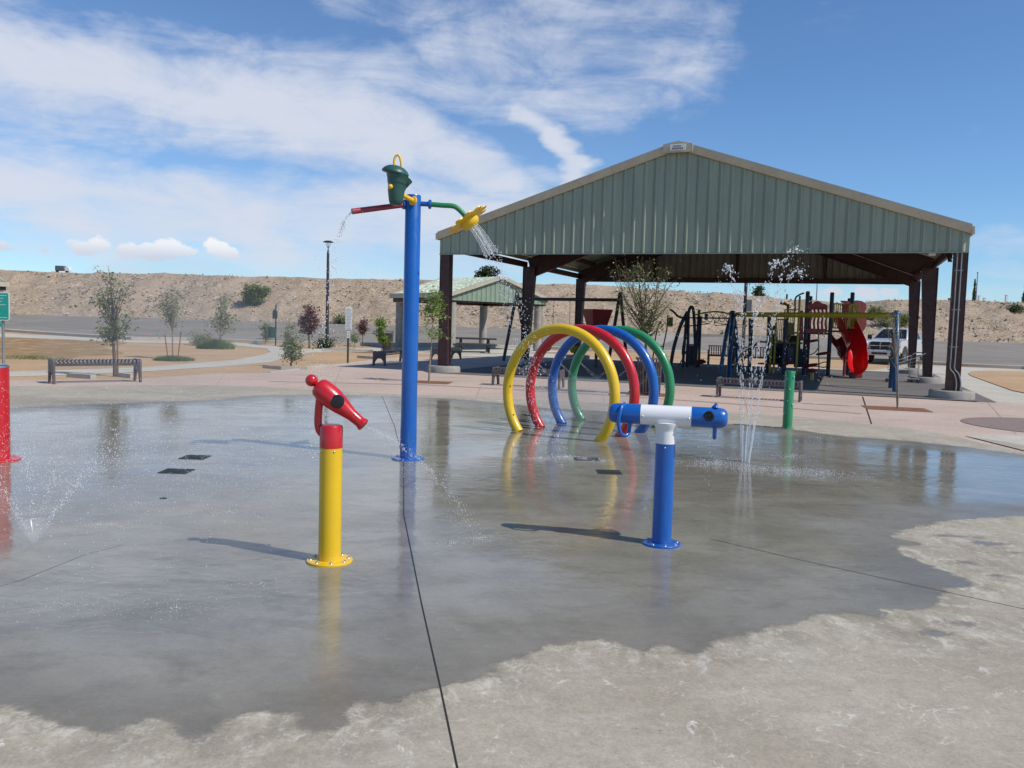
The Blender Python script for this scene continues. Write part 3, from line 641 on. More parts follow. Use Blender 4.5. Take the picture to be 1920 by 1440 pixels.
# columns
colinfo = []
MIDY = PL*.507
for yi, y in enumerate((.17, MIDY, PL-.17)):
    for xi, x in enumerate((.17, PW-.17)):
        b = MB(); sg = 1 if xi == 0 else -1
        wt, wb = ((.34, .34), (.52, .28), (.44, .28))[yi]; z0 = .22; z1 = PH if yi != 1 else PH+.15
        if yi == 2: z1 = PH+.1
        dpt = .30 if yi == 0 else .24
        xo = x-sg*.17       # outer face stays plumb
        def hexb(xa0, xa1, xb0, xb1, ya, yb):
            b.add([(xa0, ya, z0), (xa1, ya, z0), (xa1, yb, z0), (xa0, yb, z0), (xb0, ya, z1), (xb1, ya, z1), (xb1, yb, z1), (xb0, yb, z1)], [(0, 1, 2, 3), (7, 6, 5, 4), (0, 4, 5, 1), (1, 5, 6, 2), (2, 6, 7, 3), (3, 7, 4, 0)])
        if yi == 0:
            hexb(xo, xo+sg*.012+0*sg, xo, xo+sg*.012, y-dpt/2, y+dpt/2) if sg > 0 else hexb(xo-.012, xo, xo-.012, xo, y-dpt/2, y+dpt/2)
            b.box((x, y, (z0+z1)/2), (.31, dpt-.03, z1-z0))
        else:
            f = lambda w_: (xo, xo+w_) if sg > 0 else (xo-w_, xo)
            (a0, a1), (c0, c1) = f(wb), f(wt)
            hexb(a0, a0+.02, c0, c0+.02, y-dpt/2, y+dpt/2); hexb(a1-.02, a1, c1-.02, c1, y-dpt/2, y+dpt/2); hexb(a0+.021, a1-.021, c0+.021, c1-.021, y-.08, y+.08)
        b.build('column', 'maroon', pav, smooth=0)
        b = MB(); b.box((x, y, .232), (.44, .40, .024)); b.build('base_plate', 'maroon', pav)
        b = MB(); r_ = .54 if yi == 0 else .58; b.lathe([(r_, -.05), (r_, .19), (r_-.02, .22), (0, .22)], 40, Matrix.Translation((x, y, 0))); b.build('pedestal', 'conc', pav)
# rigid frames: rafters with deep haunches, middle and rear; light beam at the front
for y, h0, h1, w in ((.17, .30, .28, .18), (MIDY, .75, .36, .22), (PL-.35, .62, .34, .22)):
    for sg, xa in ((0, .15), (1, PW-.15)):
        b = MB(); ibeam(b, (xa, y, roofz(xa)-.22), (PW/2, y, roofz(PW/2)-.24), w, h0, h1); b.build('rafter', 'maroon', pav, smooth=0)
b = MB(); ibeam(b, (.1, .17, PH+.03), (PW-.1, .17, PH+.03), .18, .0+.26); 
bo = b.build('front_tie_beam', 'maroon', pav, smooth=0); bo.location.z = .24
b = MB(); ibeam(b, (.1, PL-.17, PH+.03), (PW-.1, PL-.17, PH+.03), .16, .22); bo = b.build('rear_tie_beam', 'maroon', pav, smooth=0); bo.location.z = .16
for xs_ in (.17, PW-.17):
    b = MB(); b.box((xs_, (.17+MIDY)/2, PH+.22), (.09, MIDY-.5, .22)); b.box((xs_, (PL+MIDY)/2, PH+.22), (.09, PL-MIDY-.5, .22)); b.build('eave_strut', 'maroon', pav)
# purlins
for k in range(1, 7):
    for sg in (0, 1):
        x = PW/2*(k-.3)/6.2; x = x if sg == 0 else PW-x; b = MB()
        b.box((x, PL/2, roofz(x)-.11), (.07, PL-.2, .19)); b.build('purlin', 'maroon', pav)
for sg in (0, 1):   # diagonal rod bracing under the roof
    b = MB(); xa, xb = (.4, PW/2-.6) if sg == 0 else (PW-.4, PW/2+.6)
    b.tube([(xa, MIDY+.3, roofz(xa)-.36), (xb, PL-.5, roofz(xb)-.36)], .012, 6); b.tube([(xa, PL-.5, roofz(xa)-.36), (xb, MIDY+.3, roofz(xb)-.36)], .012, 6)
    b.build('brace_rod', 'maroon', pav)
for xx in (PW*.25, PW*.5, PW*.75):
    b = MB(); b.box((xx, PL-.12, (PH+roofz(xx)-.3)/2+.1), (.1, .12, roofz(xx)-PH-.3)); b.build('gable_girt', 'maroon', pav)
# knee brace at the right front, conduits on the front right column
b = MB(); ibeam(b, (PW-.35, .6, PH-.1), (PW-.35, 1.9, PH+.55), .1, .12); b.build('knee_brace', 'maroon', pav, smooth=0)
for dx in (.0, .1):
    b = MB(); X = PW-.26+dx; b.tube(spline([(X, -.02, PH-.02), (X, -.02, 2.4), (X, -.02, 1.1), (X, -.02, .80), (X+.10, -.03, .66), (X+.16, -.03, .45), (X+.16, -.03, .23)], 4), .019, 8); b.build('conduit', 'galv', pav)
for zz in (3.3, 2.3, 1.35):
    b = MB(); b.box((PW-.21, -.005, zz), (.2, .03, .03)); b.build('conduit_strap', 'galv', pav)
b = MB(); b.lathe([(.16, 0), (.16, .05), (.10, .09), (.02, .10)], 24, Matrix.Translation((PW-.62, MIDY-.14, PH-.12)) @ Matrix.Rotation(R(90), 4, 'X')); b.build('light_fixture', 'maroon', pav)
b = MB(); b.box((PW*.945, .25, PH-.035), (.16, .16, .07)); b.build('camera_box', 'signwhite', pav)

# ================================================================== WATER FEATURES
def flange(root, r, mtl, nb, rb, z=0., mb='bolt', name='base_flange'):
    b = MB(); b.lathe([(r, 0), (r, .010), (r-.004, .014), (rb*.6, .014)], 40, Matrix.Translation((0, 0, z))); fo = b.build(name, mtl, root)
    for i in range(nb):
        a = 2*math.pi*(i+.35)/nb; b = MB(); b.lathe([(.013, 0), (.013, .003), (.0095, .004), (.0095, .011), (.005, .014), (0, .014)], 10, Matrix.Translation((r*.82*math.cos(a), r*.82*math.sin(a), z+.013)))
        b.build('bolt', mb, fo)
# --- 1. yellow post water cannon
c0 = GP(618, 1052); K = FPX/c0.y
wc = thing('water_cannon', 'yellow post topped by a red bottle-shaped water cannon, spraying to the right', 'water cannon', c0)
flange(wc, .148, 'yellow', 8, .07)
Z = lambda px, py: HT(px, py, c0)-PZ
b = MB(); zt = Z(622, 839); b.lathe([(.0725, .01), (.0725, zt)], 48); b.build('post', 'yellow', wc)
b = MB(); zc = Z(622, 796); b.lathe([(.0735, zt+.0005), (.0735, zc-.016), (.068, zc-.005), (.055, zc), (0, zc+.002)], 48); b.build('post_cap', 'red', wc)
for a in (-135, -62, 20, 110):
    b = MB(); b.ball((.0725*math.cos(R(a)), .0725*math.sin(R(a)), zt-.018), .007, 8); b.build('screw', 'bolt', wc)
def lp(px, py, dy=0.):
    d = ray(px, py); k = (c0.y+dy)/d.y; return Vector((d.x*k-c0.x, dy, CH+d.z*k-PZ))
A = lp(577, 707); Bp = lp(683, 798, -.02); ax_ = (Bp-A).normalized(); L = (Bp-A).length
Mx = axis_m(A, ax_)
b = MB(); s0 = .085/.47*L
prof = [(0, s0-.016), (.032, s0-.012), (.050, s0-.004), (.064, s0+.012), (.070, s0+.04), (.073, s0+.09), (.071, s0+.13), (.063, s0+.18), (.051, s0+.23), (.040, s0+.28), (.036, L-.045), (.037, L-.03), (.043, L-.018), (.044, L-.006), (.036, L), (.026, L), (.024, L-.03), (0, L-.03)]
b.lathe(prof, 40, Mx); body = b.build('nozzle_body', 'red', wc, smooth=50)
b = MB(); b.ball(A+ax_*.033, .040, 24); b.lathe([(.018, .05), (.014, .06), (.022, s0-.004)], 20, Mx); b.build('aiming_knob', 'red', wc)
sc_ = lp(632, 753, -.068); b = MB(); b.lathe([(.046, -.045), (.044, .004), (.040, .010), (.025, .013), (0, .013)], 32, axis_m(sc_, (.02, -1, .06))); b.build('side_disc', 'black', wc)
b = MB(); q1 = lp(600, 744, .0); q2 = lp(597, 775, .01); q3 = lp(597, 798, .01); q4 = lp(603, 812, .01); q5 = lp(618, 818, .0)
b.tube(spline([q1, q2, q3, q4, q5], 6), .0255, 20); b.build('support_pipe', 'red', wc)

# --- 2. blue and white T-shaped sprayer
c0 = GP(1240, 1020); K = FPX/c0.y
tb = thing('water_cannon', 'blue post with a white T-shaped head and two blue swivelling nozzles', 'water cannon', c0, R(-12))
flange(tb, .140, 'blue', 8, .07)
zt = HT(1244, 831, c0)-PZ; zb = HT(1249, 779, c0)-PZ
b = MB(); b.lathe([(.0715, .01), (.0715, zt)], 48); b.build('post', 'blue', tb)
b = MB(); b.lathe([(.073, zt+.001), (.073, zb-.1)], 48); b.tube([(-.185, 0, zb), (.175, 0, zb)], .0725, 48)
fil = [(.0735, zb-.11), (.077, zb-.09), (.088, zb-.072), (.092, zb-.05), (.03, zb-.04)]; b.lathe(fil, 40); b.build('tee_joint', 'white', tb, smooth=60)
for sx_, x0, x1 in ((-1, -.1855, -.42), (1, .1755, .43)):
    Mx = axis_m((x0, 0, zb), (sx_, 0, 0)); l_ = abs(x1-x0); b = MB()
    b.lathe([(.0735, 0), (.0735, l_-.06), (.068, l_-.03), (.054, l_-.010), (.03, l_-.001), (0, l_)], 44, Mx); hd_ = b.build('swivel_head', 'blue', tb, smooth=60)
    xm = x0+(x1-x0)*.66
    if sx_ < 0:     # big grab loop facing the viewer
        b = MB(); P_ = [(xm+.035, -.015, zb+.072), (xm+.02, -.07, zb+.055), (xm+.01, -.100, zb+.0), (xm+.005, -.10, zb-.07), (xm+.02, -.085, zb-.135), (xm+.05, -.06, zb-.155), (xm+.075, -.03, zb-.13), (xm+.08, -.01, zb-.06)]
        b.tube(spline(P_, 6), .0135, 14); b.build('grab_loop', 'blue', hd_)
    else:
        xn = xm+.0; b = MB(); b.lathe([(.037, -.02), (.037, .008), (.034, .016), (.028, .018), (.026, .010), (.012, .009), (.010, .014), (0, .015)], 28, axis_m((xn-.045, -.070, zb+.018), (-.05, -1, .2))); b.build('spray_nozzle', 'black', hd_)
        b = MB(); P_ = [(xn, -.03, zb+.07), (xn, -.01, zb+.088), (xn, .04, zb+.088), (xn, .10, zb+.04), (xn, .12, zb-.04), (xn, .09, zb-.12), (xn, .03, zb-.145), (xn, -.02, zb-.13), (xn, -.03, zb-.06)]
        b.tube(spline(P_, 6), .014, 14); b.build('grab_loop', 'blue', hd_)
        b = MB(); b.lathe([(.02, 0), (.02, .01), (.008, .02), (0, .02)], 16, axis_m((xn-.01, 0, zb+.07), (0, -.2, 1))); b.build('plug', 'blue', hd_)
for x, a in ((-.168, 0), (.158, 0)):
    b = MB(); b.ball((x, -.0715, zb-.008), .0085, 10); b.build('screw', 'bolt', tb)
b = MB(); b.ball((0, -.0725, zt-.025), .007, 8); b.build('screw', 'bolt', tb)

# --- 3. tall blue pole with bucket, red spout and flower shower
c0 = GP(765, 860); tp = thing('water_tower', 'tall blue pole with green dumping bucket, red spout and yellow flower shower', 'water feature', c0)
zt = HT(777, 366, c0)-PZ
flange(tp, .19, 'blue', 8, .09)
b = MB(); b.lathe([(.094, .01), (.094, .3), (.090, .5), (.088, zt-.012), (.082, zt), (0, zt+.002)], 48); b.build('pole', 'blue', tp)
def lq(px, py, dy=0.):
    d = ray(px, py); k = (c0.y+dy)/d.y; return Vector((d.x*k-c0.x, dy, CH+d.z*k-PZ))
s1 = lq(765, 383); s2 = lq(660, 396.5, -.30); b = MB(); b.tube([s1, s1+(s2-s1)*.55, s2], [.030, .031, .032], 20); b.build('spout', 'maroon2', tp)
b = MB(); b.tube([s1+Vector((.06, 0, 0)), s1+Vector((-.045, 0, 0))], .036, 20); b.lathe([(.05, 0), (.055, .008), (.055, .03), (.05, .038)], 24, axis_m(s1+Vector((-.03, 0, 0)), s2-s1)); b.build('spout_collar', 'blue', tp)
g1 = lq(793, 382); g2 = lq(806, 383, 0); b = MB(); b.tube([g1-Vector((.05, 0, 0)), g2], .028, 20); b.lathe([(.046, 0), (.052, .006), (.052, .024), (.046, .03)], 24, axis_m(g2-Vector((.015, 0, 0)), (1, 0, -.03))); b.build('shower_collar', 'blue', tp)
g3 = lq(853, 387, -.02); g4 = lq(873, 405, -.03); b = MB(); b.tube(spline([g2, g2*.5+g3*.5, g3-Vector((.03, 0, -.004)), g3+Vector((.03, 0, -.02)), g4], 6), .0285, 20); b.build('shower_arm', 'green', tp)
fn = Vector((.60, -.10, -.79)).normalized(); fc = lq(876, 410, -.03)
b = MB(); b.lathe([(.040, -.04), (.062, -.03), (.066, .0), (.045, .012)], 28, axis_m(fc, fn)); b.build('flower_calyx', 'green', tp)
# petals: one notched disc
b = MB(); pts = []
NPET = 10
for i in range(160):
    a = 2*math.pi*i/160; rr_2 = .175+.085*abs(math.sin(a*NPET/2))**.6; pts.append((rr_2*math.cos(a), rr_2*math.sin(a)))
k = len(pts); vs = [(0, 0, .012), (0, 0, .030)]
for (x, y) in pts:
    q = math.hypot(x, y); z = .014-.012*(q/.26)**2; vs += [(x, y, z-.006), (x, y, z+.006)]
fs = []
for i in range(k):
    j = (i+1) % k; fs += [(0, 2+2*j, 2+2*i), (1, 3+2*i, 3+2*j), (2+2*i, 2+2*j, 3+2*j, 3+2*i)]
b.add(vs, fs, axis_m(fc+fn*.01, fn)); b.build('flower_petals', 'yel2', tp)
b = MB(); b.lathe([(.115, .0), (.118, .025), (.108, .055), (.085, .082), (.05, .098), (0, .102)], 32, axis_m(fc+fn*.02, fn)); b.build('flower_centre', 'yellow', tp)
# bucket
bc = lq(742, 384, -.30); bt = lq(738, 322, -.30); up_ = Vector((.02, -.02, 1)).normalized(); Mb = axis_m(bc, up_)
b = MB(); hh = (bt-bc).length
vs = []; fs = []; nn = 40; prof = [(0, -.005), (.045, -.004), (.068, .012), (.078, .05), (.085, .10), (.092, .15), (.100, .20), (.116, .25), (.136, .295), (.138, .30), (.130, .298), (.11, .22), (.0, .2)]
for r_, z_ in prof:
    for j in range(nn):
        a = 2*math.pi*j/nn; sk = z_*.14; lip = max(0, z_-.15)/.15
        vs.append((r_*math.cos(a)*(1+.10*lip*max(0, math.cos(a)))+.03*lip, r_*math.sin(a), max(z_-.05*lip*math.cos(a)*1.0, z_-.05)))
for i in range(len(prof)-1):
    for j in range(nn): fs.append((i*nn+j, i*nn+(j+1) % nn, (i+1)*nn+(j+1) % nn, (i+1)*nn+j))
b.add(vs, fs, Mb); bk = b.build('bucket', 'dkgreen', tp, smooth=60)
lidc = lq(741, 325, -.30); b = MB(); b.lathe([(.122, -.010), (.143, -.006), (.150, .005), (.145, .020), (.126, .045), (.09, .070), (.045, .083), (0, .087)], 36, axis_m(lidc, Vector((.20, -.05, 1)))); b.build('bucket_lid', 'dkgreen', tp, smooth=60)
hp = lq(745, 312, -.30); b = MB(); b.tube(spline([hp+Vector((-.032, 0, -.03)), hp+Vector((-.036, 0, .05)), hp+Vector((-.022, 0, .105)), hp+Vector((.0, 0, .12)), hp+Vector((.022, 0, .105)), hp+Vector((.040, 0, .04)), hp+Vector((.042, 0, -.03))], 6), .0125, 12); b.build('lid_handle', 'yel2', tp)
b = MB(); e1 = lq(775, 377, -.075); e2 = lq(753, 365, -.25); b.tube([e1+Vector((.02, .05, 0)), e1, e2], .027, 20); b.lathe([(.052, 0), (.052, .02), (.04, .026)], 24, axis_m(e1+Vector((0, .0, 0)), (e2-e1))); b.build('bucket_arm', 'yel2', tp)
b = MB(); b.ball(lq(732, 350, -.40), .028, 14); b.build('bucket_pivot', 'yel2', tp)

# --- 4. hoops
RR, RC, RT = .93, .60, .073
def hoop(px, py, mtl, label):
    c = GP(px, py); th = R(-38)
    r = thing('water_hoop', label, 'water hoop', c, th, 'row of four misting hoops')
    a0 = math.degrees(math.asin(-(RC+.02)/RR)); b = MB()
    b.tube(arc((0, 0, RC), RR, a0, 180-a0, 72), RT, 28); b.build('ring', mtl, r, smooth=60)
    for a in (205, 176, 155, 22, 4):
        p = Vector(((RR-RT)*math.cos(R(a)), -.03, RC+(RR-RT)*math.sin(R(a)))); b = MB(); b.ball(p, .010, 8); b.build('spray_nozzle', 'black', r)
    return r
hoop(1045, 817, 'yellow', 'yellow misting hoop, the nearest of the row of four')
hoop(1085, 809.0, 'red', 'red misting hoop between the yellow and the blue one')
hoop(1124, 802.0, 'blue', 'blue misting hoop between the red and the green one')
hoop(1158, 793.5, 'green', 'green misting hoop, the farthest of the row of four')

# --- 5. green bollard, 6. red post at the left edge
c0 = GP(1476, 803); g = thing('spray_post', 'short green spray post near the far edge of the wet pad', 'spray post', c0)
zt = HT(1480, 695, c0)-PZ; b = MB(); b.lathe([(.078, 0), (.078, zt-.02), (.070, zt-.005), (0, zt)], 36); b.build('post', 'green', g)
flange(g, .10, 'green', 6, .08)
for a, z in ((-60, zt-.1), (-100, zt-.3), (-60, zt-.55)):
    b = MB(); b.lathe([(.014, 0), (.014, .018), (0, .02)], 12, axis_m((.076*math.cos(R(a)), .076*math.sin(R(a)), z), (math.cos(R(a)), math.sin(R(a)), 0))); b.build('spray_nozzle', 'bolt', g)
c0 = GP(-8, 862); g = thing('spray_post', 'thick red spray post with silver cap, cut by the left edge', 'spray post', c0)
zt = HT(2, 684, c0)-PZ; b = MB(); b.lathe([(.135, 0), (.135, zt-.03)], 44); b.build('post', 'red', g)
b = MB(); b.lathe([(.138, zt-.029), (.138, zt-.01), (.12, zt+.005), (0, zt+.008)], 44); b.build('post_cap', 'steel', g); flange(g, .24, 'red', 8, .12)

# drains
def drain(px, py, w, d, label):
    c = GP(px, py); r = thing('floor_drain', label, 'drain', (c.x, c.y, PZ+.001), 0, 'drain grates in the splash pad')
    b = MB(); 
    for s_ in (-1, 1): b.box((s_*(w/2-.008), 0, .002), (.016, d, .006)); b.box((0, s_*(d/2-.008), .002), (w-.032, .016, .006))
    b.build('frame', 'grate', r)
    b = MB(); b.box((0, 0, -.0), (w-.03, d-.03, .002)); b.build('sump', 'black', r)
    b = MB(); n_ = 9
    for i in range(n_): b.box((-w/2+.016+(w-.032)*(i+.5)/n_, 0, .0035), (.012, d-.034, .004))
    b.build('grate_bars', 'grate', r)
drain(331, 883.7, .28, .25, 'dark drain grate left of the yellow post, the nearer of two')
drain(366, 857.5, .27, .27, 'dark drain grate left of the yellow post, the farther of two')
drain(1142, 885.5, .26, .26, 'dark drain grate in front of the yellow hoop, clear of the foam')
drain(1100, 861, .30, .22, 'dark drain grate in front of the yellow hoop, half under splashing foam')
b = MB(); c = GP(306, 934.5); b.lathe([(.03, 0), (.03, .003), (.02, .004), (0, .003)], 20, Matrix.Translation((c.x, c.y, PZ))); tag(b.build('ground_nozzle', 'grate'), 'small round dark nozzle set flush in the wet concrete', 'nozzle')

# ================================================================== SMALL SHELTER
def small_shelter(cx, cy, yaw, label, W_=6.45, L_=5.7, H_=2.72, rise=1.02, sz=1.0):
    z0 = gz(cy); s = thing('shelter', label, 'shelter', (cx, cy, z0), yaw)
    rz_ = lambda x: H_+.36+rise*(1-abs(x-W_/2)/(W_/2))
    b = MB(); rib_panel(b, 0, W_, lambda x: H_, lambda x: rz_(x)-.1, 0, d=.03); b.build('gable_panel', 'sageroof', s, smooth=0)
    b = MB(); rib_panel(b, 0, W_, lambda x: H_, lambda x: rz_(x)-.1, L_, side=1, d=.03); b.build('gable_panel', 'sageroof', s, smooth=0)
    for sg in (0, 1):
        xa, xb = (-.12, W_/2) if sg == 0 else (W_/2, W_+.12); vs = []; fs = []; ys_ = []; y = -.1
        while y < L_+.1: ys_ += [(y, 0), (y+.13, 0), (y+.145, 1), (y+.17, 1), (y+.185, 0)]; y += .3048
        for y, h in ys_: vs += [(xa, y, rz_(xa)+.03*h), (xb, y, rz_(xb)+.03*h)]
        for i in range(len(ys_)-1): fs.append((2*i, 2*i+1, 2*i+3, 2*i+2))
        b = MB(); b.add(vs, fs); b.build('roof', 'sageroof', s, smooth=0)
        for y in (-.12, L_+.12):
            b = MB(); ibeam(b, (xa if sg == 0 else xb, y, rz_(xa if sg == 0 else xb)+.05), (W_/2, y, rz_(W_/2)+.05), .1, .18, tf=.09, tw=.1); b.build('rake_trim', 'tanmetal', s, smooth=0)
        xe = -.14 if sg == 0 else W_+.14
        b = MB(); b.box((xe, L_/2, H_+.26), (.09, L_+.2, .26)); b.build('eave_trim', 'tanmetal', s, bevel=.01)
        b = MB(); b.box((xe+(.2 if sg == 0 else -.2), L_/2, H_+.02), (.16, L_-.05, .22)); b.build('eave_beam', 'maroon', s)
    b = MB(); b.box((W_/2, .12, H_-.03), (W_-.2, .12, .1)); b.build('tie_beam', 'maroon', s)
    b = MB(); b.box((W_/2, L_-.12, H_-.03), (W_-.2, .12, .1)); b.build('tie_beam', 'maroon', s)
    for x in (.28, W_-.28):
        for y in (.3, L_-.3):
            b = MB(); b.lathe([(.235, 0), (.235, H_-.1)], 28, Matrix.Translation((x, y, 0))); b.build('column', 'conc', s)
    pl2 = MB(); pl2.box((W_/2, -.2, rz_(W_/2)-.06), (.44, .012, .17)); p_ = pl2.build('maker_plate', 'signwhite', s)
    b = MB(); line_text(b, W_/2-.16, rz_(W_/2)-.03, W_/2+.19, 2, .04, -.208, .03, 4, cw=.035); b.build('plate_lettering', 'ink', p_)
    return s
shp = G(846, 662); SH = Vector((-3.25, 43.6, gz(43.6)))
shelter = small_shelter(SH.x, SH.y, R(39), 'small green-roofed picnic shelter on round concrete columns')
sheet('shelter_slab', [tuple((Matrix.Rotation(R(39), 2) @ Vector(p) + SH.to_2d())) for p in ((-1, -1), (7.4, -1), (7.4, 6.8), (-1, 6.8))], .018, m_walk)
sh2 = small_shelter(-38.3, 47.5, R(-18), 'green-roofed shelter mostly beyond the left edge, behind the teal sign')
# picnic table in the shelter
def picnic_table(px, py, yaw, label):
    c = G(px, py); r = thing('picnic_table', label, 'table', c, yaw)
    b = MB(); b.box((0, 0, .74), (2.3, .78, .09)); b.build('tabletop', 'iron', r, bevel=.015)
    for s_ in (-1, 1):
        b = MB(); b.box((0, s_*.72, .44), (2.3, .28, .07)); b.build('bench_seat', 'iron', r, bevel=.015)
    for s_ in (-1, 1):
        b = MB(); P_ = [(-.85, .40), (-.85, .33), (-.62, .30), (-.72, 0), (-.50, 0), (-.34, .34), (-.2, .5), (.2, .5), (.34, .34), (.50, 0), (.72, 0), (.62, .30), (.85, .33), (.85, .40), (.3, .55), (.3, .69), (-.3, .69), (-.3, .55)]
        b.prism(P_, .12, Matrix.Translation((s_*.72-.06, 0, 0)) @ Matrix(((0, 0, 1, 0), (1, 0, 0, 0), (0, 1, 0, 0), (0, 0, 0, 1)))); b.build('pedestal', 'iron', r, bevel=.01)
picnic_table(889, 661, R(6), 'dark picnic table standing under the small green-roofed shelter')

# ================================================================== BENCHES
def bench(pxa, pxb, label, mt='slat', frame='purpiron', H_=.50, D_=.46, zo=0.):
    a, c = G(*pxa), G(*pxb); mid = (a+c)/2; d = c-a; L_ = d.length; yaw = math.atan2(d.y, d.x)
    r = thing('park_bench', label, 'bench', (mid.x, mid.y, gz(mid.y)+.016+zo), yaw, 'backless slatted park benches')
    n_ = int(L_/.085)
    b = MB()
    for i in range(n_+1):
        x = -L_/2+.05+(L_-.1)*i/n_; w = .019
        pr = spline([(0, -D_/2-.01, H_-.11), (0, -D_/2+.005, H_-.02), (0, -D_/2+.05, H_), (0, 0, H_-.02), (0, D_/2-.05, H_), (0, D_/2-.005, H_-.02), (0, D_/2+.01, H_-.11)], 3)
        vs = []; fs = []
        for p in pr: vs += [(x-w, p.y, p.z), (x+w, p.y, p.z), (x+w, p.y, p.z-.008), (x-w, p.y, p.z-.008)]
        for k in range(len(pr)-1):
            for q in range(4): fs.append((k*4+q, k*4+(q+1) % 4, (k+1)*4+(q+1) % 4, (k+1)*4+q))
        b.add(vs, fs)
    b.build('seat', mt, r, smooth=40)
    for s_ in (-1, 1):
        b = MB(); b.box((0, s_*(D_/2+.006), H_-.115), (L_-.06, .022, .03)); b.build('seat_rail', mt, r)
        b = MB(); b.box((0, s_*(D_/2-.12), H_-.03), (L_-.06, .03, .03)); b.build('seat_rail', mt, r)
    for s_ in (-1, 1):
        out = [(-D_/2-.03, 0), (-D_/2-.015, .12), (-D_/2-.005, .30), (-D_/2-.01, H_-.10), (-D_/2+.005, H_+.0), (-D_/2+.05, H_+.02), (0, H_+.0), (D_/2-.05, H_+.02), (D_/2-.005, H_), (D_/2+.01, H_-.1), (D_/2+.005, .30), (D_/2+.015, .12), (D_/2+.03, 0),
               (D_/2-.06, 0), (D_/2-.075, .12), (D_/2-.12, .20), (.06, .255), (-.06, .255), (-D_/2+.12, .20), (-D_/2+.075, .12), (-D_/2+.06, 0)]
        b = MB(); b.prism(out, .05, Matrix.Translation((s_*L_/2-.025, 0, 0)) @ Matrix(((0, 0, 1, 0), (1, 0, 0, 0), (0, 1, 0, 0), (0, 0, 0, 1))))
        b.build('end_frame', frame, r, bevel=.008)
    return r
bench((97, 720), (258, 716.6), 'backless slatted bench by itself on the far left', H_=.52)
bench((711, 686.5), (760, 679), 'backless bench left of the tall blue pole, nearest the info sign')
bench((817, 676.5), (855, 673.5), 'backless bench just behind the pavilion column with the tree tied beside it')
bench((929, 722.5), (1052, 729), 'weathered grey backless bench seen through the yellow and red hoops', 'purpiron', H_=.46)
bench((1347, 745), (1500, 754), 'long grey backless bench right of the hoops behind the geyser', 'purpiron', H_=.46)
# benches with backs at the far side of the playground
def back_bench(px, py, w, yaw, label):
    c = G(px, py); r = thing('park_bench', label, 'bench', (c.x, c.y, c.z+.02), yaw, 'benches with backs beyond the playground')
    b = MB(); n_ = int(w/.1)
    for i in range(n_): b.box((-w/2+w*(i+.5)/n_, .22, .66), (.045, .02, .40), Matrix.Rotation(R(-8), 3, 'X'))
    b.box((0, .255, .87), (w, .03, .04)); b.box((0, .2, .46), (w, .03, .03)); b.build('backrest', 'purpiron', r)
    b = MB()
    for i in range(n_): b.box((-w/2+w*(i+.5)/n_, 0, .44), (.06, .46, .02))
    b.box((0, -.23, .42), (w, .03, .05)); b.build('seat', 'purpiron', r)
    for s_ in (-1, 1):
        b = MB(); b.box((s_*w/2, -.2, .22), (.05, .05, .44)); b.box((s_*w/2, .22, .34), (.05, .05, .68)); b.box((s_*w/2, 0, .2), (.05, .4, .04)); b.box((s_*w/2, 0, .62), (.05, .45, .04)); b.build('end_frame', 'iron', r)
back_bench(1360, 685.5, 1.55, R(-6), 'grey bench with back behind the blue swing legs, left one')
back_bench(1408, 689, 1.4, R(-6), 'grey bench with back behind the yellow swing beam, right one')

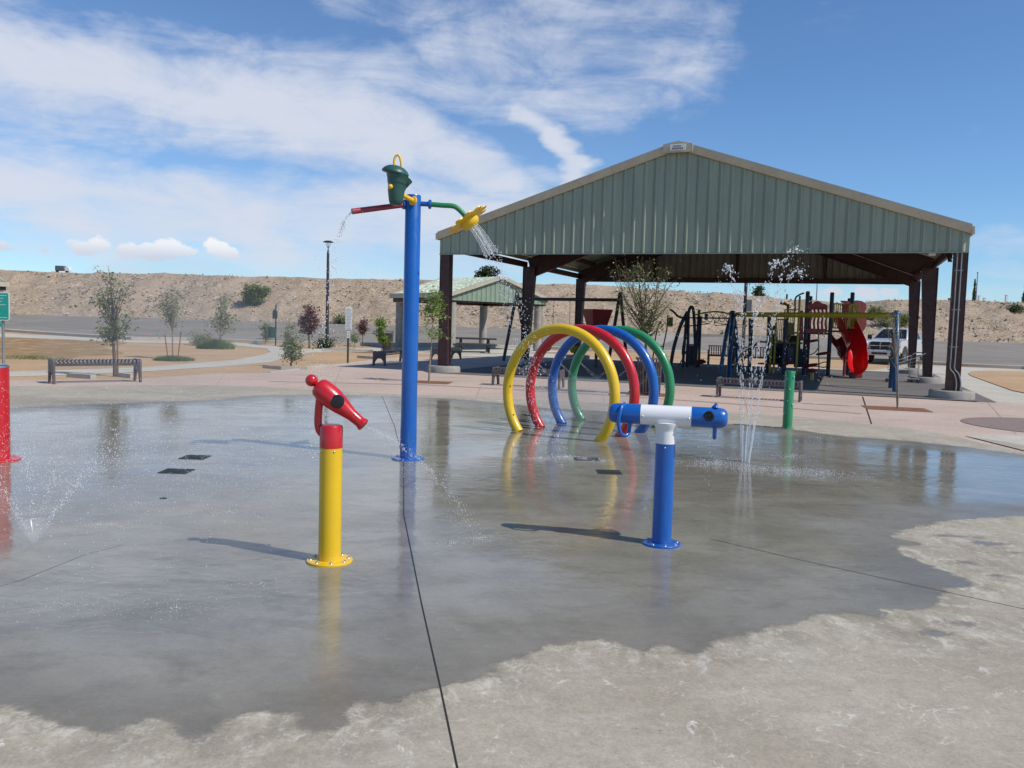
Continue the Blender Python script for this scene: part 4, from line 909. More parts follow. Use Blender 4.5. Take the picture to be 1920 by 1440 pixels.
# ================================================================== TREES
def tree(px, py, top, label, crowns, leaf, trunk_r=.03, bark='bark', limbs=16, leaves=900, ls=.06, ratio=1.6, kind='young_tree', group='young trees planted around the park', lean=0., droop=.0, blossom=0, bark_top=.35, base=None, seed=1, sd=.09, stake=None, thin=False):
    """crowns: list of (px, py, rx_px, ry_px, weight) ellipses in the photograph, given real size at the tree's own distance"""
    c = base or G(px, py); k = FPX/c.y; rnd = random.Random(seed); r = thing(kind, label, 'tree', c, 0, group)
    def wp_(x, y, dy=0.):
        d = ray(x, y); q = (c.y+dy)/d.y; return Vector((d.x*q-c.x, dy, CH+d.z*q-c.z))
    Ht = wp_(px, top).z; tx = wp_(crowns[0][0], top).x
    fork = Ht*bark_top; trunk = []
    for i in range(9):
        u = i/8; trunk.append(Vector((tx*u*u*.9+.012*Ht*math.sin(u*5+seed), .01*Ht*math.sin(u*4+seed*2), Ht*.93*u)))
    b = MB(); b.tube(trunk, [trunk_r*(1-.85*i/8)*(1.25 if i == 0 else 1) for i in range(9)], 10)
    tips = []; tot = sum(q[4] for q in crowns)
    for (cx, cy, rx, ry, w) in crowns:
        cc_ = wp_(cx, cy)
        for i in range(max(1, round(limbs*w/tot))):
            while True:
                q = Vector((rnd.uniform(-1, 1), rnd.uniform(-1, 1), rnd.uniform(-1, 1)))
                if q.length < 1: break
            q = q/max(q.length, .3)*rnd.uniform(.55, 1.)
            tip = cc_+Vector((q.x*rx/k, q.y*max(rx, ry*.5)/k*.8, q.z*ry/k)); tip.z = max(tip.z, .05)
            zs = min(max(fork*rnd.uniform(.75, 1.05), 0), max(.08, tip.z-abs(tip.x)*rnd.uniform(.6, 1.2)))
            zs = max(min(zs + rnd.random()*max(0, tip.z*.75-zs), Ht*.9), .03); u = min(1, zs/(Ht*.93)); i0 = min(7, int(u*8)); st = trunk[i0].lerp(trunk[i0+1], u*8-i0)
            mid = st.lerp(tip, .5)+Vector((rnd.uniform(-1, 1), rnd.uniform(-1, 1), -.3))*(tip-st).length*.10
            P_ = spline([st, mid, tip], 5); r0 = trunk_r*(1-.85*u)*.55
            b.tube(P_, [max(.0022, r0*(1-.8*j/(len(P_)-1))) for j in range(len(P_))], 5); tips.append(P_)
            for _ in range(2):
                j = rnd.randrange(3, len(P_)-1); e_ = P_[j]+Vector((rnd.gauss(0, 1), rnd.gauss(0, 1), rnd.gauss(.4, .7)))*sd*1.6
                b.tube([P_[j], P_[j].lerp(e_, .5)+Vector((0, 0, .01)), e_], [max(.002, r0*.35), .002, .0015], 4); tips.append([P_[j].lerp(e_, q_/4) for q_ in range(5)])
    b.build('trunk', bark, r, smooth=60)
    def leafmesh(n_, size, name, mtl):
        vs = []; fs = []
        for _ in range(n_):
            P_ = rnd.choice(tips); u = rnd.random()**.6; p = P_[min(len(P_)-1, int(u*len(P_)))]+Vector((rnd.gauss(0, 1), rnd.gauss(0, 1), rnd.gauss(-droop, .8)))*sd*.75
            s_ = size*rnd.uniform(.6, 1.3); ax = Vector((rnd.gauss(0, 1), rnd.gauss(0, 1), rnd.gauss(-.2, .6))).normalized(); sdv = ax.cross(Vector((rnd.gauss(0, 1), rnd.gauss(0, 1), rnd.gauss(0, 1)))).normalized()
            o = len(vs); vs += [p, p+ax*s_*.5+sdv*s_/ratio*.5, p+ax*s_, p+ax*s_*.5-sdv*s_/ratio*.5]; fs.append((o, o+1, o+2, o+3))
        b = MB(); b.v = [tuple(v) for v in vs]; b.f = fs; return b.build(name, mtl, r, smooth=0)
    leafmesh(leaves, ls, 'crown', leaf)
    if blossom: leafmesh(blossom, ls*.8, 'blossoms', 'blossom')
    if stake:
        for (x0, x1, yt) in stake:
            q = wp_(x0, py); q.z = 0; p = wp_(x1, yt); b = MB(); b.tube([q, p], .011 if thin else .022, 8); b.build('support_stake', 'palebark' if thin else 'stake', r)
    return r
tree(216, 706, 488, 'leafy young tree with a stake behind the far left bench',
     [(200, 520, 22, 26, .7), (215, 560, 30, 30, 1.2), (205, 600, 32, 30, 1.6), (212, 625, 20, 14, .9), (180, 568, 14, 18, .45), (240, 590, 14, 10, .3), (176, 500, 7, 12, .25), (238, 525, 14, 20, .3)], 'leafA', .045, limbs=32, leaves=1450, ls=.075, seed=3, sd=.10, stake=[(221, 219, 575)])
tree(325, 673, 520, 'hazy grey-green sapling held between two leaning stakes', [(320, 550, 24, 28, 1.3), (316, 580, 16, 16, .5)], 'leafG', .03, 'palebark', limbs=26, leaves=850, ls=.085, seed=4, sd=.14, stake=[(315, 309, 627), (333, 340, 622)])
tree(414, 646, 535, 'slim grey-green sapling growing from a round mound of turf', [(411, 562, 16, 24, .8), (414, 605, 22, 16, 1.3), (438, 598, 22, 8, .4)], 'leafG', .045, 'palebark', limbs=24, leaves=950, ls=.13, seed=5, sd=.2)
tree(546, 688, 590, 'bushy green sapling in a concrete-edged pit behind the red cannon', [(535, 615, 14, 22, .6), (538, 645, 22, 18, 1.1), (547, 662, 20, 13, 1.2), (560, 640, 12, 14, .3)], 'leafA', .028, 'palebark', limbs=30, leaves=1500, ls=.075, seed=6, sd=.11)
tree(497, 645, 595, 'thin pale sapling left of the green litter bin', [(499, 612, 6, 16, 1), (500, 630, 6, 8, .5)], 'leafG', .025, 'palebark', limbs=12, leaves=500, ls=.12, seed=7, sd=.12)
tree(579, 652, 563, 'larger purple-leaved tree left of the street lamp', [(578, 592, 15, 26, 1.4), (588, 600, 11, 20, .6), (568, 600, 10, 16, .5)], 'leafP', .05, limbs=40, leaves=3200, ls=.13, ratio=2., seed=8, sd=.13, bark_top=.3)
tree(680, 650, 597, 'smaller purple-leaved tree right of the white info sign', [(681, 607, 8, 11, 1)], 'leafP', .03, limbs=18, leaves=900, ls=.11, ratio=2., seed=9, sd=.1, bark_top=.4)
tree(716, 663, 584, 'narrow bright green sapling left of the tall blue pole', [(713, 597, 5, 12, .8), (715, 622, 8, 18, 1.), (724, 640, 10, 10, .4)], 'leafB', .022, 'palebark', limbs=22, leaves=1500, ls=.095, seed=10, sd=.09)
tree(664, 655, 612, 'tiny pale sapling behind the white info sign', [(664, 630, 6, 14, 1)], 'leafG', .02, 'palebark', limbs=9, leaves=300, ls=.1, seed=12, sd=.12)
tree(806, 718, 540, 'thin staked sapling in front of the left pavilion column', [(812, 558, 18, 16, 1.2), (822, 575, 8, 12, .4), (823, 617, 7, 9, .3)], 'leafB', .02, 'palebark', limbs=20, leaves=900, ls=.09, ratio=2.4, seed=11, sd=.11, droop=.3, bark_top=.75, stake=[(805, 811, 610)], thin=True)
tree(1208, 742, 472, 'tall wispy tree with pale blossoms rising behind the green hoop', [(1195, 505, 60, 30, 1.3), (1238, 510, 34, 32, .8), (1200, 568, 62, 26, 1.2), (1245, 590, 30, 22, .8), (1157, 507, 24, 18, .6), (1250, 545, 34, 24, .5)], 'leafA', .042, 'bark', limbs=60, leaves=1700, ls=.062, ratio=2.3, seed=13, sd=.13, blossom=170, bark_top=.45, stake=[(1206, 1207, 655)])
tree(1680, 768, 545, 'nearly bare sapling in a brown pit at the right', [(1673, 585, 16, 36, 1), (1684, 640, 20, 50, .7)], 'leafA', .017, 'palebark', limbs=20, leaves=110, ls=.05, seed=14, sd=.10, bark_top=.4, stake=[(1682, 1677, 625)], thin=True)
# far trees and shrubs on the embankment and behind the crest
def hillpt(px, py):
    d = ray(px, py); lo, hi = 70., 86.
    for _ in range(40):
        y = (lo+hi)/2; x = d.x/d.y*y; v = max(0, min(1, (y-74.6)/(CY-74.6))); z = 1.25+(crest(x)-1.25)*v**.9
        if CH+d.z*y/d.y > z: lo = y
        else: hi = y
    return Vector((d.x/d.y*lo, lo, CH+d.z*lo/d.y))
def bush(px, py, crowns, leaf, label, seed, n_=1500, ls=.16, kind='shrub', base=None, limbs=30, r0=.04, group='shrubs on the rocky embankment'):
    top = min(c_[1]-c_[3] for c_ in crowns)
    return tree(px, py, top, label, crowns, leaf, r0, limbs=limbs, leaves=n_, ls=ls, seed=seed, sd=.2, base=base or hillpt(px, py), kind=kind, group=group, bark_top=.1)
bush(478, 572, [(480, 543, 27, 12, 1.3), (466, 556, 18, 13, 1), (484, 550, 16, 13, .8)], 'leafA', 'big dark green shrub on the rocky slope left of the lamp', 21, 7000, .17, limbs=80)
for i, (x, y, w, h, lf, lb) in enumerate(((377, 637, 12, 12, 'leafG', 'grey shrub beside the lot left of the turf mound'), (608, 647, 12, 7, 'leafD', 'low dark green shrub at the foot of the lamp post'),
        (1660, 597, 26, 16, 'leafG', 'broad pale shrub on the slope above the truck'),
        (1640, 585, 16, 12, 'leafA', 'olive shrub on the slope right of the red slide hood'), (1905, 580, 26, 9, 'leafD', 'dark shrub on the slope at the right edge'), (1690, 600, 20, 14, 'leafA', 'olive shrub on the slope above the truck cab'),
        (640, 600, 20, 5, 'leafG', 'long pale shrub at the slope foot right of the lamp'))):
    far = y < 625
    bush(x, y+h*.9, [(x, y, w, h, 1)], lf, lb, 40+i, 1300, .15 if far else .09, base=None if far else G(x, y+h*.9))
def behind(px, py, dist):
    d = ray(px, py); k = dist/d.y; return Vector((d.x*k, dist, CH+d.z*k))
bush(912, 530, [(915, 511, 17, 12, 1.4), (899, 518, 10, 8, .6), (926, 512, 9, 10, .7)], 'leafD', 'round dark evergreen tree behind the crest above the small shelter', 60, 6000, .3, 'evergreen_tree', behind(912, 545, 110), 70, .15, 'trees behind the crest')
bush(1423, 575, [(1423, 540, 4, 6, .5), (1423, 552, 7, 7, 1)], 'leafD', 'small dark conifer behind the crest above the yellow beam', 61, 2200, .25, 'evergreen_tree', behind(1423, 575, 110), 40, .1, 'trees behind the crest')
for i, (x, y0, y1, w, lb) in enumerate(((1735, 528, 575, 3.2, 'dark cypress between the two right pavilion columns'), (1824.5, 526, 575, 3.0, 'slim dark cypress on the skyline right of the pavilion'), (1474, 554, 575, 1.8, 'tiny cypress on the skyline left of the play tower'), (1921, 530, 575, 6, 'dark tree at the right edge of the frame on the skyline'))):
    c = behind(x, y1+8, 112); k = FPX/112; tr_ = thing('cypress_tree', lb, 'tree', c, 0, 'cypresses behind the crest')
    Hh = (y1+8-y0)/k; b = MB(); b.tube([(0, 0, 0), (0, 0, Hh*.5)], .08, 8); b.build('trunk', 'bark', tr_)
    rnd = random.Random(i); b = MB()
    for _ in range(1500):
        u = rnd.random(); rr3 = w/k*(math.sin(min(1, u*1.15+.12)*math.pi)**.5 if u < .8 else (1-u)*3.2)*rnd.uniform(.5, 1.1); a = rnd.random()*6.28
        p = Vector((rr3*math.cos(a), rr3*math.sin(a), u*Hh)); q = Vector((rnd.gauss(0, .06), rnd.gauss(0, .06), .2)); s_ = Vector((math.sin(a), -math.cos(a), 0))*.06
        b.quad(p-s_, p+s_, p+q)
    b.build('crown', 'leafD', tr_, smooth=0)
# turf mounds, blades as one stuff object
tf = MB(); rnd = random.Random(9)
for (px, py, rx, rz_, n_, hh) in ((404, 654, 34, 7, 2600, .34), (326, 676, 36, 3, 1800, .10), (60, 672, 60, 2.5, 260, .05), (610, 650, 12, 2, 300, .12)):
    c = G(px, py); k = FPX/c.y
    for _ in range(n_):
        a = rnd.random()*6.28; q = rnd.random()**.5; x = c.x+math.cos(a)*q*rx/k; y = c.y+math.sin(a)*q*rx/k*.9
        h = hh*(1-q*q)*.9+.05+rnd.random()*hh*.9; l_ = Vector((rnd.gauss(0, .09), rnd.gauss(0, .09), 0)); z = gz(y)
        z0 = z + hh*(1-q*q)*.55
        w_ = Vector((math.cos(a+1), math.sin(a+1), 0))*.012; p = Vector((x, y, z)); tf.quad(p-w_, p+w_, Vector((x, y, z+h))+l_)
tag(tf.build('grass_tufts', 'turf', smooth=0), 'green tufts of grass around the saplings and beds on the left', 'grass', kind='stuff')
# low concrete edgings round the tree pits left and centre
def edging(pts, label):
    o = strip('planter_edge', gp(*pts), .16, .10, 'curb', .004); del o['kind']; tag(o, label, 'planter edge', 'concrete planter edgings')
edging([(496, 690), (530, 693), (572, 694), (606, 689)], 'low pale edging round the pit of the bushy sapling')
edging([(130, 707), (175, 710.5)], 'low pale edging left of the tree behind the far left bench')
edging([(225, 706), (250, 709)], 'low pale edging right of the tree behind the far left bench')
edging([(605, 657), (700, 659.5)], 'long low edging along the path left of the shelter')
edging([(672, 671), (702, 673)], 'low pale edging between the info sign and the bench')

# ================================================================== LAMP, SIGNS, BINS
c = G(613, 643); lampo = thing('street_lamp', 'tall dark street lamp with a saucer-shaped head left of the blue pole', 'street lamp', c)
Hl = HT(616.5, 451, c)-c.z; b = MB(); b.tube([(0, 0, 0), (0, 0, Hl-.72)], [.11, .075], 16); b.tube([(0, 0, Hl-.72), (0, 0, Hl-.5)], [.07, .03], 12); b.build('pole', 'lamp', lampo)
b = MB(); b.lathe([(0, Hl-.12), (.12, Hl-.13), (.3, Hl-.11), (.31, Hl-.08), (.15, Hl-.01), (0, Hl)], 24); b.build('lamp_head', 'lamp', lampo)
for a in range(4):
    b = MB(); b.tube([(0, 0, Hl-.5), (.16*math.cos(a*1.57+.5), .16*math.sin(a*1.57+.5), Hl-.12)], .012, 6); b.build('head_bracket', 'lamp', lampo)
c = G(652, 683); sg = thing('info_sign', 'white text sign on a thin dark post left of the tall blue pole', 'sign', c)
k = FPX/c.y; zs = lambda py: HT(652, py, c)-c.z
b = MB(); b.box((.0, 0, zs(578)/2), (.06, .06, zs(578))); b.build('post', 'iron', sg)
b = MB(); z1, z0 = zs(576), zs(619); b.box((0.02, -.045, (z0+z1)/2), (.24, .02, z1-z0)); pn = b.build('sign_panel', 'signwhite', sg, bevel=.004)
b = MB(); line_text(b, -.075, z1-.07, .12, 15, .018, -.058, .034, 5, cw=.02); b.build('lettering', mat('grey_ink', (.35, .36, .37), .6), pn)
b = MB(); b.box((.02, -.045, (zs(620)+zs(634))/2), (.10, .02, zs(620)-zs(634))); pn = b.build('small_sign_panel', 'signwhite', sg)
b = MB(); b.box((.02, -.058, zs(624)), (.03, .003, .04)); line_text(b, -.01, zs(628), .06, 2, .02, -.058, .02, 6, cw=.015); b.build('lettering', 'ink', pn)
c = G(7, 706); ts = thing('rules_sign', 'teal rules sign with white border on a metal post behind the red post', 'sign', c)
HTs = lambda px, py: HT(px, py, c)-c.z; k = FPX/c.y
def sx_(px, py): d = ray(px, py); return d.x*c.y/d.y-c.x
b = MB(); b.tube([(0, 0, 0), (0, 0, HTs(9, 550))], .032, 12); b.build('post', 'galv', ts)
z1, z0 = HTs(10, 548), HTs(10, 601); xr = sx_(20, 575); xl = xr-.80
def rrect(x0, z0, x1, z1, r, n_=5):
    o = []
    for (cx, cz, a0) in ((x1-r, z0+r, -90), (x1-r, z1-r, 0), (x0+r, z1-r, 90), (x0+r, z0+r, 180)):
        for i in range(n_+1): a = R(a0+90*i/n_); o.append((cx+r*math.cos(a), cz+r*math.sin(a)))
    return o
b = MB(); b.prism(rrect(xl, z0, xr, z1, .05), .012, Matrix.Translation((0, -.04, 0)) @ XZ); p1 = b.build('sign_panel', 'signwhite', ts)
b = MB(); b.prism(rrect(xl+.02, z0+.02, xr-.02, z1-.02, .035), .004, Matrix.Translation((0, -.052, 0)) @ XZ); b.build('panel_face', 'teal', p1)
b = MB()
for zz, n_ in ((z1-.08, 1), (z1-.15, 1), (z1-.22, 1), (z1-.30, 2), (z1-.52, 1), (z0+.07, 1)): line_text(b, xl+.06, zz, xr-.05, n_, .016, -.058, .016, int(zz*100), cw=.016)
b.build('lettering', 'signwhite', p1)
xm = sx_(6, 607); b = MB(); b.prism(rrect(xm-.30, HTs(6, 613), xm, z0-.012, .02), .012, Matrix.Translation((0, -.04, 0)) @ XZ); p2 = b.build('small_sign_panel', 'teal', ts)
b = MB(); line_text(b, xm-.27, z0-.05, xm-.02, 2, .035, -.054, .02, 9, cw=.03); b.build('lettering', 'signwhite', p2)
c = G(515, 648); bn2 = thing('litter_bin', 'green litter bin with bag dispenser on a post by the far path', 'litter bin', c)
k = FPX/c.y; b = MB(); b.box((.05, 0, 1.1), (.06, .06, 2.2)); b.build('post', 'lamp', bn2)
b = MB(); b.lathe([(.22, .42), (.24, .95), (.25, 1.0), (.0, 1.0)], 20, Matrix.Translation((-.12, -.1, 0))); b.build('bin', 'bingreen', bn2)
b = MB(); b.prism([(-.12, 1.45), (.12, 1.45), (.12, 1.85), (0, 1.98), (-.12, 1.85)], .14, Matrix.Translation((.03, -.03, 0)) @ XZ); b.build('bag_dispenser', 'bindark', bn2, bevel=.01)
def receptacle(px, py, w, H_, label, flare=True):
    c = G(px, py); r = thing('litter_bin', label, 'litter bin', (c.x, c.y, c.z+.02), 0, 'slatted metal litter bins')
    b = MB(); b.lathe([(w*.36, .03), (w*.38, H_*.86), (w*.30, H_*.88), (0, H_*.88)], 28); b.build('liner', 'bindark', r)
    for i in range(22):
        a = 2*math.pi*i/22; P_ = [(w*.42, .02), (w*.43, H_*.3), (w*.44, H_*.75), (w*.47, H_*.92), (w*.55, H_)] if flare else [(w*.45, .02), (w*.45, H_)]
        b = MB(); b.tube(spline([(q*math.cos(a), q*math.sin(a), z) for q, z in P_], 3), .014, 6)
        b.build('slat', 'purpiron', r)
    for z, q in ((.06, .42), (H_*.5, .44), (H_*.98, .54)):
        b = MB(); b.tube(arc((0, 0, z), w*q, 0, 352, 32, 'xy'), .012, 6, closed=True); b.build('hoop_band', 'purpiron', r)
receptacle(1216, 741, .62, .88, 'round slatted litter bin in front of the pavilion behind the blue hoop')
receptacle(1296, 686, .55, .95, 'round slatted litter bin under the arched climber', False)
receptacle(726, 662, .62, 1.1, 'dark round litter bin behind the narrow bright green sapling', False)
# electrical pole and box between playground and lot
c = G(1392, 676); ep = thing('utility_pole', 'dark pole with grey electrical box behind the playground', 'pole', c)
b = MB(); b.tube([(0, 0, 0), (0, 0, HT(1397, 440, c)-c.z)], .09, 12); b.build('pole', 'lamp', ep)
zt, zb = HT(1403, 562, c)-c.z, HT(1403, 584, c)-c.z; b = MB(); b.box((.17, -.1, (zt+zb)/2), (.28, .16, zt-zb)); b.build('electrical_box', 'fargrey', ep, bevel=.01)
b = MB(); b.box((.17, -.1, zb-.16), (.22, .05, .2)); b.build('meter_plate', 'galv', ep)
for px, lb in ((1403.5, 'white flag pole on the skyline beside the dark pole'), (1530, 'thin pale mast on the skyline above the play tower'), (1829, 'thin pale mast on the skyline right of the pavilion')):
    yb = 575; c = behind(px, yb, 104); ht = (yb-{1403.5: 533, 1530: 520, 1829: 512}[px])/FPX*104
    f = thing('mast', lb, 'mast', c); b = MB(); b.tube([(0, 0, 0), (0, 0, ht)], [.08, .05], 8); b.build('pole', 'farwhite' if px < 1500 else 'galv', f); b = MB(); b.ball((0, 0, ht), .1, 8); b.build('finial', 'galv', f)
for i, (px, py, w, h, mt_, lb) in enumerate(((1835, 563, 4, 8, 'farwhite', 'white post on the skyline right of the slim cypress'), (1845, 563, 5, 4, 'farwhite', 'small white box on the skyline right of the slim cypress'), (1886, 563, 4, 9, 'farwhite', 'white post on the skyline near the right edge'), (1779, 566, 4, 6, 'fargrey', 'grey post on the skyline left of the right column'))):
    c = behind(px, py+8, 104); k = FPX/104; f = thing('marker_post', lb, 'post', c, 0, 'small markers on the skyline'); b = MB(); b.box((0, 0, (h+8)/k/2), (w/k, .2, (h+8)/k)); b.build('post', mt_, f, bevel=.03); b = MB(); b.box((0, 0, (h+8)/k+.03), (w/k*1.2, .24, .06)); b.build('cap', mt_, f)
# far lorry on the left crest
c = behind(120, 513, 92); k = FPX/92; f = thing('parked_lorry', 'dark box lorry with white cab showing above the crest at the far left', 'lorry', c)
b = MB(); b.box((-.35, 0, .55), (.95, .6, .55)); b.build('cargo_box', 'fargrey', f, bevel=.05); b = MB(); b.prism([(.18, .25), (.72, .25), (.72, .5), (.6, .72), (.18, .72)], .5, Matrix.Translation((0, .25, 0)) @ XZ); b.build('cab', 'farwhite', f, bevel=.03)
for x in (-.6, .45):
    b = MB(); b.lathe([(.14, -.1), (.14, .1)], 16, axis_m((x, -.25, .16), (0, 1, 0))); b.build('wheel', 'tyre', f)
# small orange marker flag in the lot
c = G(269, 637.5); f = thing('marker_flag', 'tiny orange marker flag at the edge of the lot', 'flag', c); b = MB(); b.tube([(0, 0, 0), (0, 0, .3)], .006, 6); b.build('stick', 'galv', f); b = MB(); b.box((.06, 0, .26), (.14, .004, .09)); b.build('flag', mat('flag_orange', (.8, .15, .08), .6), f)

# ================================================================== PLAYGROUND
FZ = .026
def local(c):
    def q(px, py, dy=0.):
        d = ray(px, py); k = (c.y+dy)/d.y; return Vector((d.x*k-c.x, dy, CH+d.z*k-c.z))
    return q
def vpost(root, q, px, pyb, pyt, mtl, r=.055, dy=0., name='post', cap=True, zb=0.):
    a = q(px, pyb, dy); z = q(px, pyt, dy).z; b = MB(); x = a.x
    b.lathe([(r, zb), (r, z-.03), (r*.75, z-.005), (0, z)], 14, Matrix.Translation((x, dy, 0))); return b.build(name, mtl, root)
# ---- blue and yellow swing frame in front
cL, cR = G(1368, 703), G(1673, 731)
c = cL.copy(); d = (cR-cL); d.z = 0; Ls = d.length; yaw = math.atan2(d.y, d.x)
sw = thing('swing_set', 'swing set with long yellow top beam and blue splayed legs under the pavilion', 'swing set', (c.x, c.y, c.z+FZ), yaw)
HB = 2.16
b = MB(); b.tube([(.12, 0, HB), (Ls-.05, 0, HB)], .085, 18); b.build('top_beam', 'beam', sw)
_inv = (Matrix.Translation((c.x, c.y, c.z+FZ)) @ Matrix.Rotation(yaw, 4, 'Z')).inverted()
for x0, feet in ((0, ((1350, 704), (1384, 701), (1366, 714))), (Ls, ((1670, 729), (1678, 736)))):
    for fp in feet:
        f_ = _inv @ G(*fp); f_.z = 0; tp_ = Vector((x0, 0, HB+.08)); m1 = tp_.lerp(f_, .35)+Vector((0, 0, .12))+(f_-tp_).to_2d().to_3d()*.12
        b = MB(); b.tube(spline([tp_, m1, tp_.lerp(f_, .7)+(f_-tp_).to_2d().to_3d()*.08, f_], 6), .075, 14); b.build('leg', 'swingblue', sw)
    b = MB(); b.ball((x0, 0, HB+.02), .13, 16); b.build('yoke', 'swingblue', sw)
for x in (1.5, 2.1, 3.6, 4.2): 
    b = MB(); b.tube([(x, 0, HB-.08), (x, 0, HB-.16)], .02, 8); b.build('hanger', 'galv', sw)
# ---- dark swing set behind the hoops
cL, cR = G(966, 676), G(1158, 686); c = cL.copy(); d = cR-cL; d.z = 0; Ls = d.length; yaw = math.atan2(d.y, d.x)
s2_ = thing('swing_set', 'dark swing set with a yellow bucket seat behind the hoops', 'swing set', (c.x, c.y, c.z+FZ), yaw)
kz = FPX/c.y; HB = 2.72; b = MB(); b.tube([(0, 0, HB), (Ls, 0, HB)], .07, 14); b.build('top_beam', 'iron', s2_)
for x0 in (0, Ls):
    for s_ in (-1, 1):
        b = MB(); b.tube([(x0, s_*.03, HB+.28), (x0, s_*1.05, 0)], .07, 14); b.build('leg', 'iron', s2_)
    b = MB(); b.ball((x0, 0, HB+.26), .09, 14); b.build('yoke', 'iron', s2_)
def chainline(b, p, q_): b.tube([p, q_], .011, 6)
for x, kind in ((1.55, 'belt'), (2.9, 'bucket')):
    st = thing('swing', 'black belt swing hanging in the dark swing set' if kind == 'belt' else 'yellow bucket swing hanging in the dark swing set', 'swing')
    st.parent = None; wm = Matrix.Translation((c.x, c.y, c.z+FZ)) @ Matrix.Rotation(yaw, 4, 'Z'); st.matrix_world = wm @ Matrix.Translation((x, 0, 0))
    w = .30
    for s_ in (-1, 1):
        b = MB(); chainline(b, (s_*w, 0, HB-.06), (s_*w*.8, 0, .72)); b.build('chain', 'galv', st)
    if kind == 'belt':
        b = MB(); P_ = spline([(-w*.8, 0, .72), (-.12, 0, .50), (0, 0, .46), (.12, 0, .50), (w*.8, 0, .72)], 5); vs = []; fs = []
        for p in P_: vs += [(p.x, -.07, p.z), (p.x, .07, p.z), (p.x, .07, p.z-.012), (p.x, -.07, p.z-.012)]
        for i in range(len(P_)-1):
            for j in range(4): fs.append((i*4+j, i*4+(j+1) % 4, i*4+4+(j+1) % 4, i*4+4+j))
        b.add(vs, fs); b.build('seat', 'belt', st)
    else:
        b = MB(); b.lathe([(0, .42), (.14, .43), (.19, .50), (.22, .72), (.205, .72), (.17, .5), (.12, .46), (0, .46)], 24); b.build('seat', 'playyel', st)
# ---- funnel ball toss
c = G(1117, 690); q = local(c); fb = thing('funnel_ball', 'maroon funnel-shaped ball toss on a post above the hoops', 'ball toss', c)
b = MB(); b.tube([(0, 0, 0), (0, 0, q(1118, 606).z)], .06, 12); b.build('post', 'iron', fb)
p0 = q(1118, 618); p1 = q(1120, 580); wt, wb_ = 21.5/FPX*c.y, 12.5/FPX*c.y
b = MB(); vs = []; 
for z, w in ((p0.z, wb_), (p1.z, wt), (p1.z, wt-.04), (p0.z+.05, wb_-.03)):
    vs += [(p1.x-w, -w, z), (p1.x+w, -w, z), (p1.x+w, w, z), (p1.x-w, w, z)]
fs = []
for i in range(3):
    for j in range(4): fs.append((i*4+j, i*4+(j+1) % 4, i*4+4+(j+1) % 4, i*4+4+j))
fs += [(3, 2, 1, 0), (12, 13, 14, 15)]; b.add(vs, fs, Matrix.Rotation(R(22), 4, 'Z')); fo = b.build('funnel', 'playred', fb, smooth=0)
b = MB(); pp_ = spline([(.09, 0, .05), (.0, 0, .09), (-.10, 0, .06), (-.09, 0, .0), (.05, 0, -.02), (.09, 0, -.08), (.02, 0, -.13), (-.10, 0, -.10)], 5)
b.tube(pp_, .013, 6, Mx=Matrix.Rotation(R(22), 4, 'Z') @ Matrix.Translation((p1.x-.02, -wt*.84-.02, (p0.z+p1.z)/2)) @ Matrix.Rotation(R(15), 4, 'X')); b.build('emblem', 'purpiron', fo)
# ---- curved climbing bars
c = G(1236, 690); q = local(c); cb = thing('climbing_bars', 'pair of thin curved climbing bars left of the arched climber', 'climbing bars', (c.x, c.y, c.z+FZ))
for P_ in (((1223, 690), (1226, 655), (1232, 620), (1239, 603)), ((1240, 690), (1243, 655), (1250, 620), (1252, 592))):
    b = MB(); pts = [q(*p) for p in P_]; pts[0].z = 0; b.tube(spline(pts, 6), .028, 10); b.build('bar', 'iron', cb)
b = MB(); b.tube([q(1225, 650), q(1244, 651)], .02, 8); b.build('rung', 'iron', cb)
b = MB(); p = q(1256, 605); b.box(p, (.24, .04, .38)); b.build('instruction_board', 'playolive', cb, bevel=.01)
# ---- arched overhead climber
c = G(1304, 690); q = local(c); oc_ = thing('arched_climber', 'overhead ladder with an arched yellow truss and dark splayed legs', 'climber', (c.x, c.y, c.z+FZ))
for P_, r_ in ((((1257, 690), (1264, 650), (1276, 612), (1287, 590), (1289, 585)), .075), (((1280, 690), (1283, 650), (1287, 600), (1289, 588)), .06), (((1289, 690), (1290, 640), (1291, 586)), .06),
               (((1289, 596), (1293, 580), (1297, 577), (1300, 583), (1302, 610), (1305, 690)), .065), (((1304, 690), (1307, 640), (1311, 582)), .06), (((1310, 690), (1312, 640), (1314, 594)), .055),
               (((1374, 690), (1376, 640), (1377, 590)), .055), (((1405, 690), (1406, 640), (1406, 598)), .06)):
    b = MB(); pts = [q(*p) for p in P_]
    for i_ in (0, -1):
        if P_[i_][1] == 690: pts[i_].z = 0
    b.tube(spline(pts, 6), r_, 12); b.build('leg', 'playnavy', oc_)
for dy in (-.35, .35):
    b = MB(); b.tube(spline([q(1302, 592, dy), q(1318, 588, dy), q(1340, 585.5, dy), (q(1358, 587.5, dy)), q(1376, 592, dy)], 6), .035, 10); b.build('arch_rail', 'playyel', oc_)
    b = MB(); b.tube([q(1290, 597, dy), q(1376, 598, dy)], .03, 10); b.build('lower_rail', 'iron', oc_)
for x in (1320, 1331, 1343, 1354, 1366):
    b = MB(); b.tube([q(x-6, 597, -.35), q(x, 587.5, -.35), q(x+6, 597, -.35)], .016, 8); b.tube(spline([q(x-5, 598, -.35), q(x-3, 604, -.35), q(x+3, 604, -.35), q(x+5, 598, -.35)], 4), .016, 8); b.build('truss_ring', 'playyel', oc_)
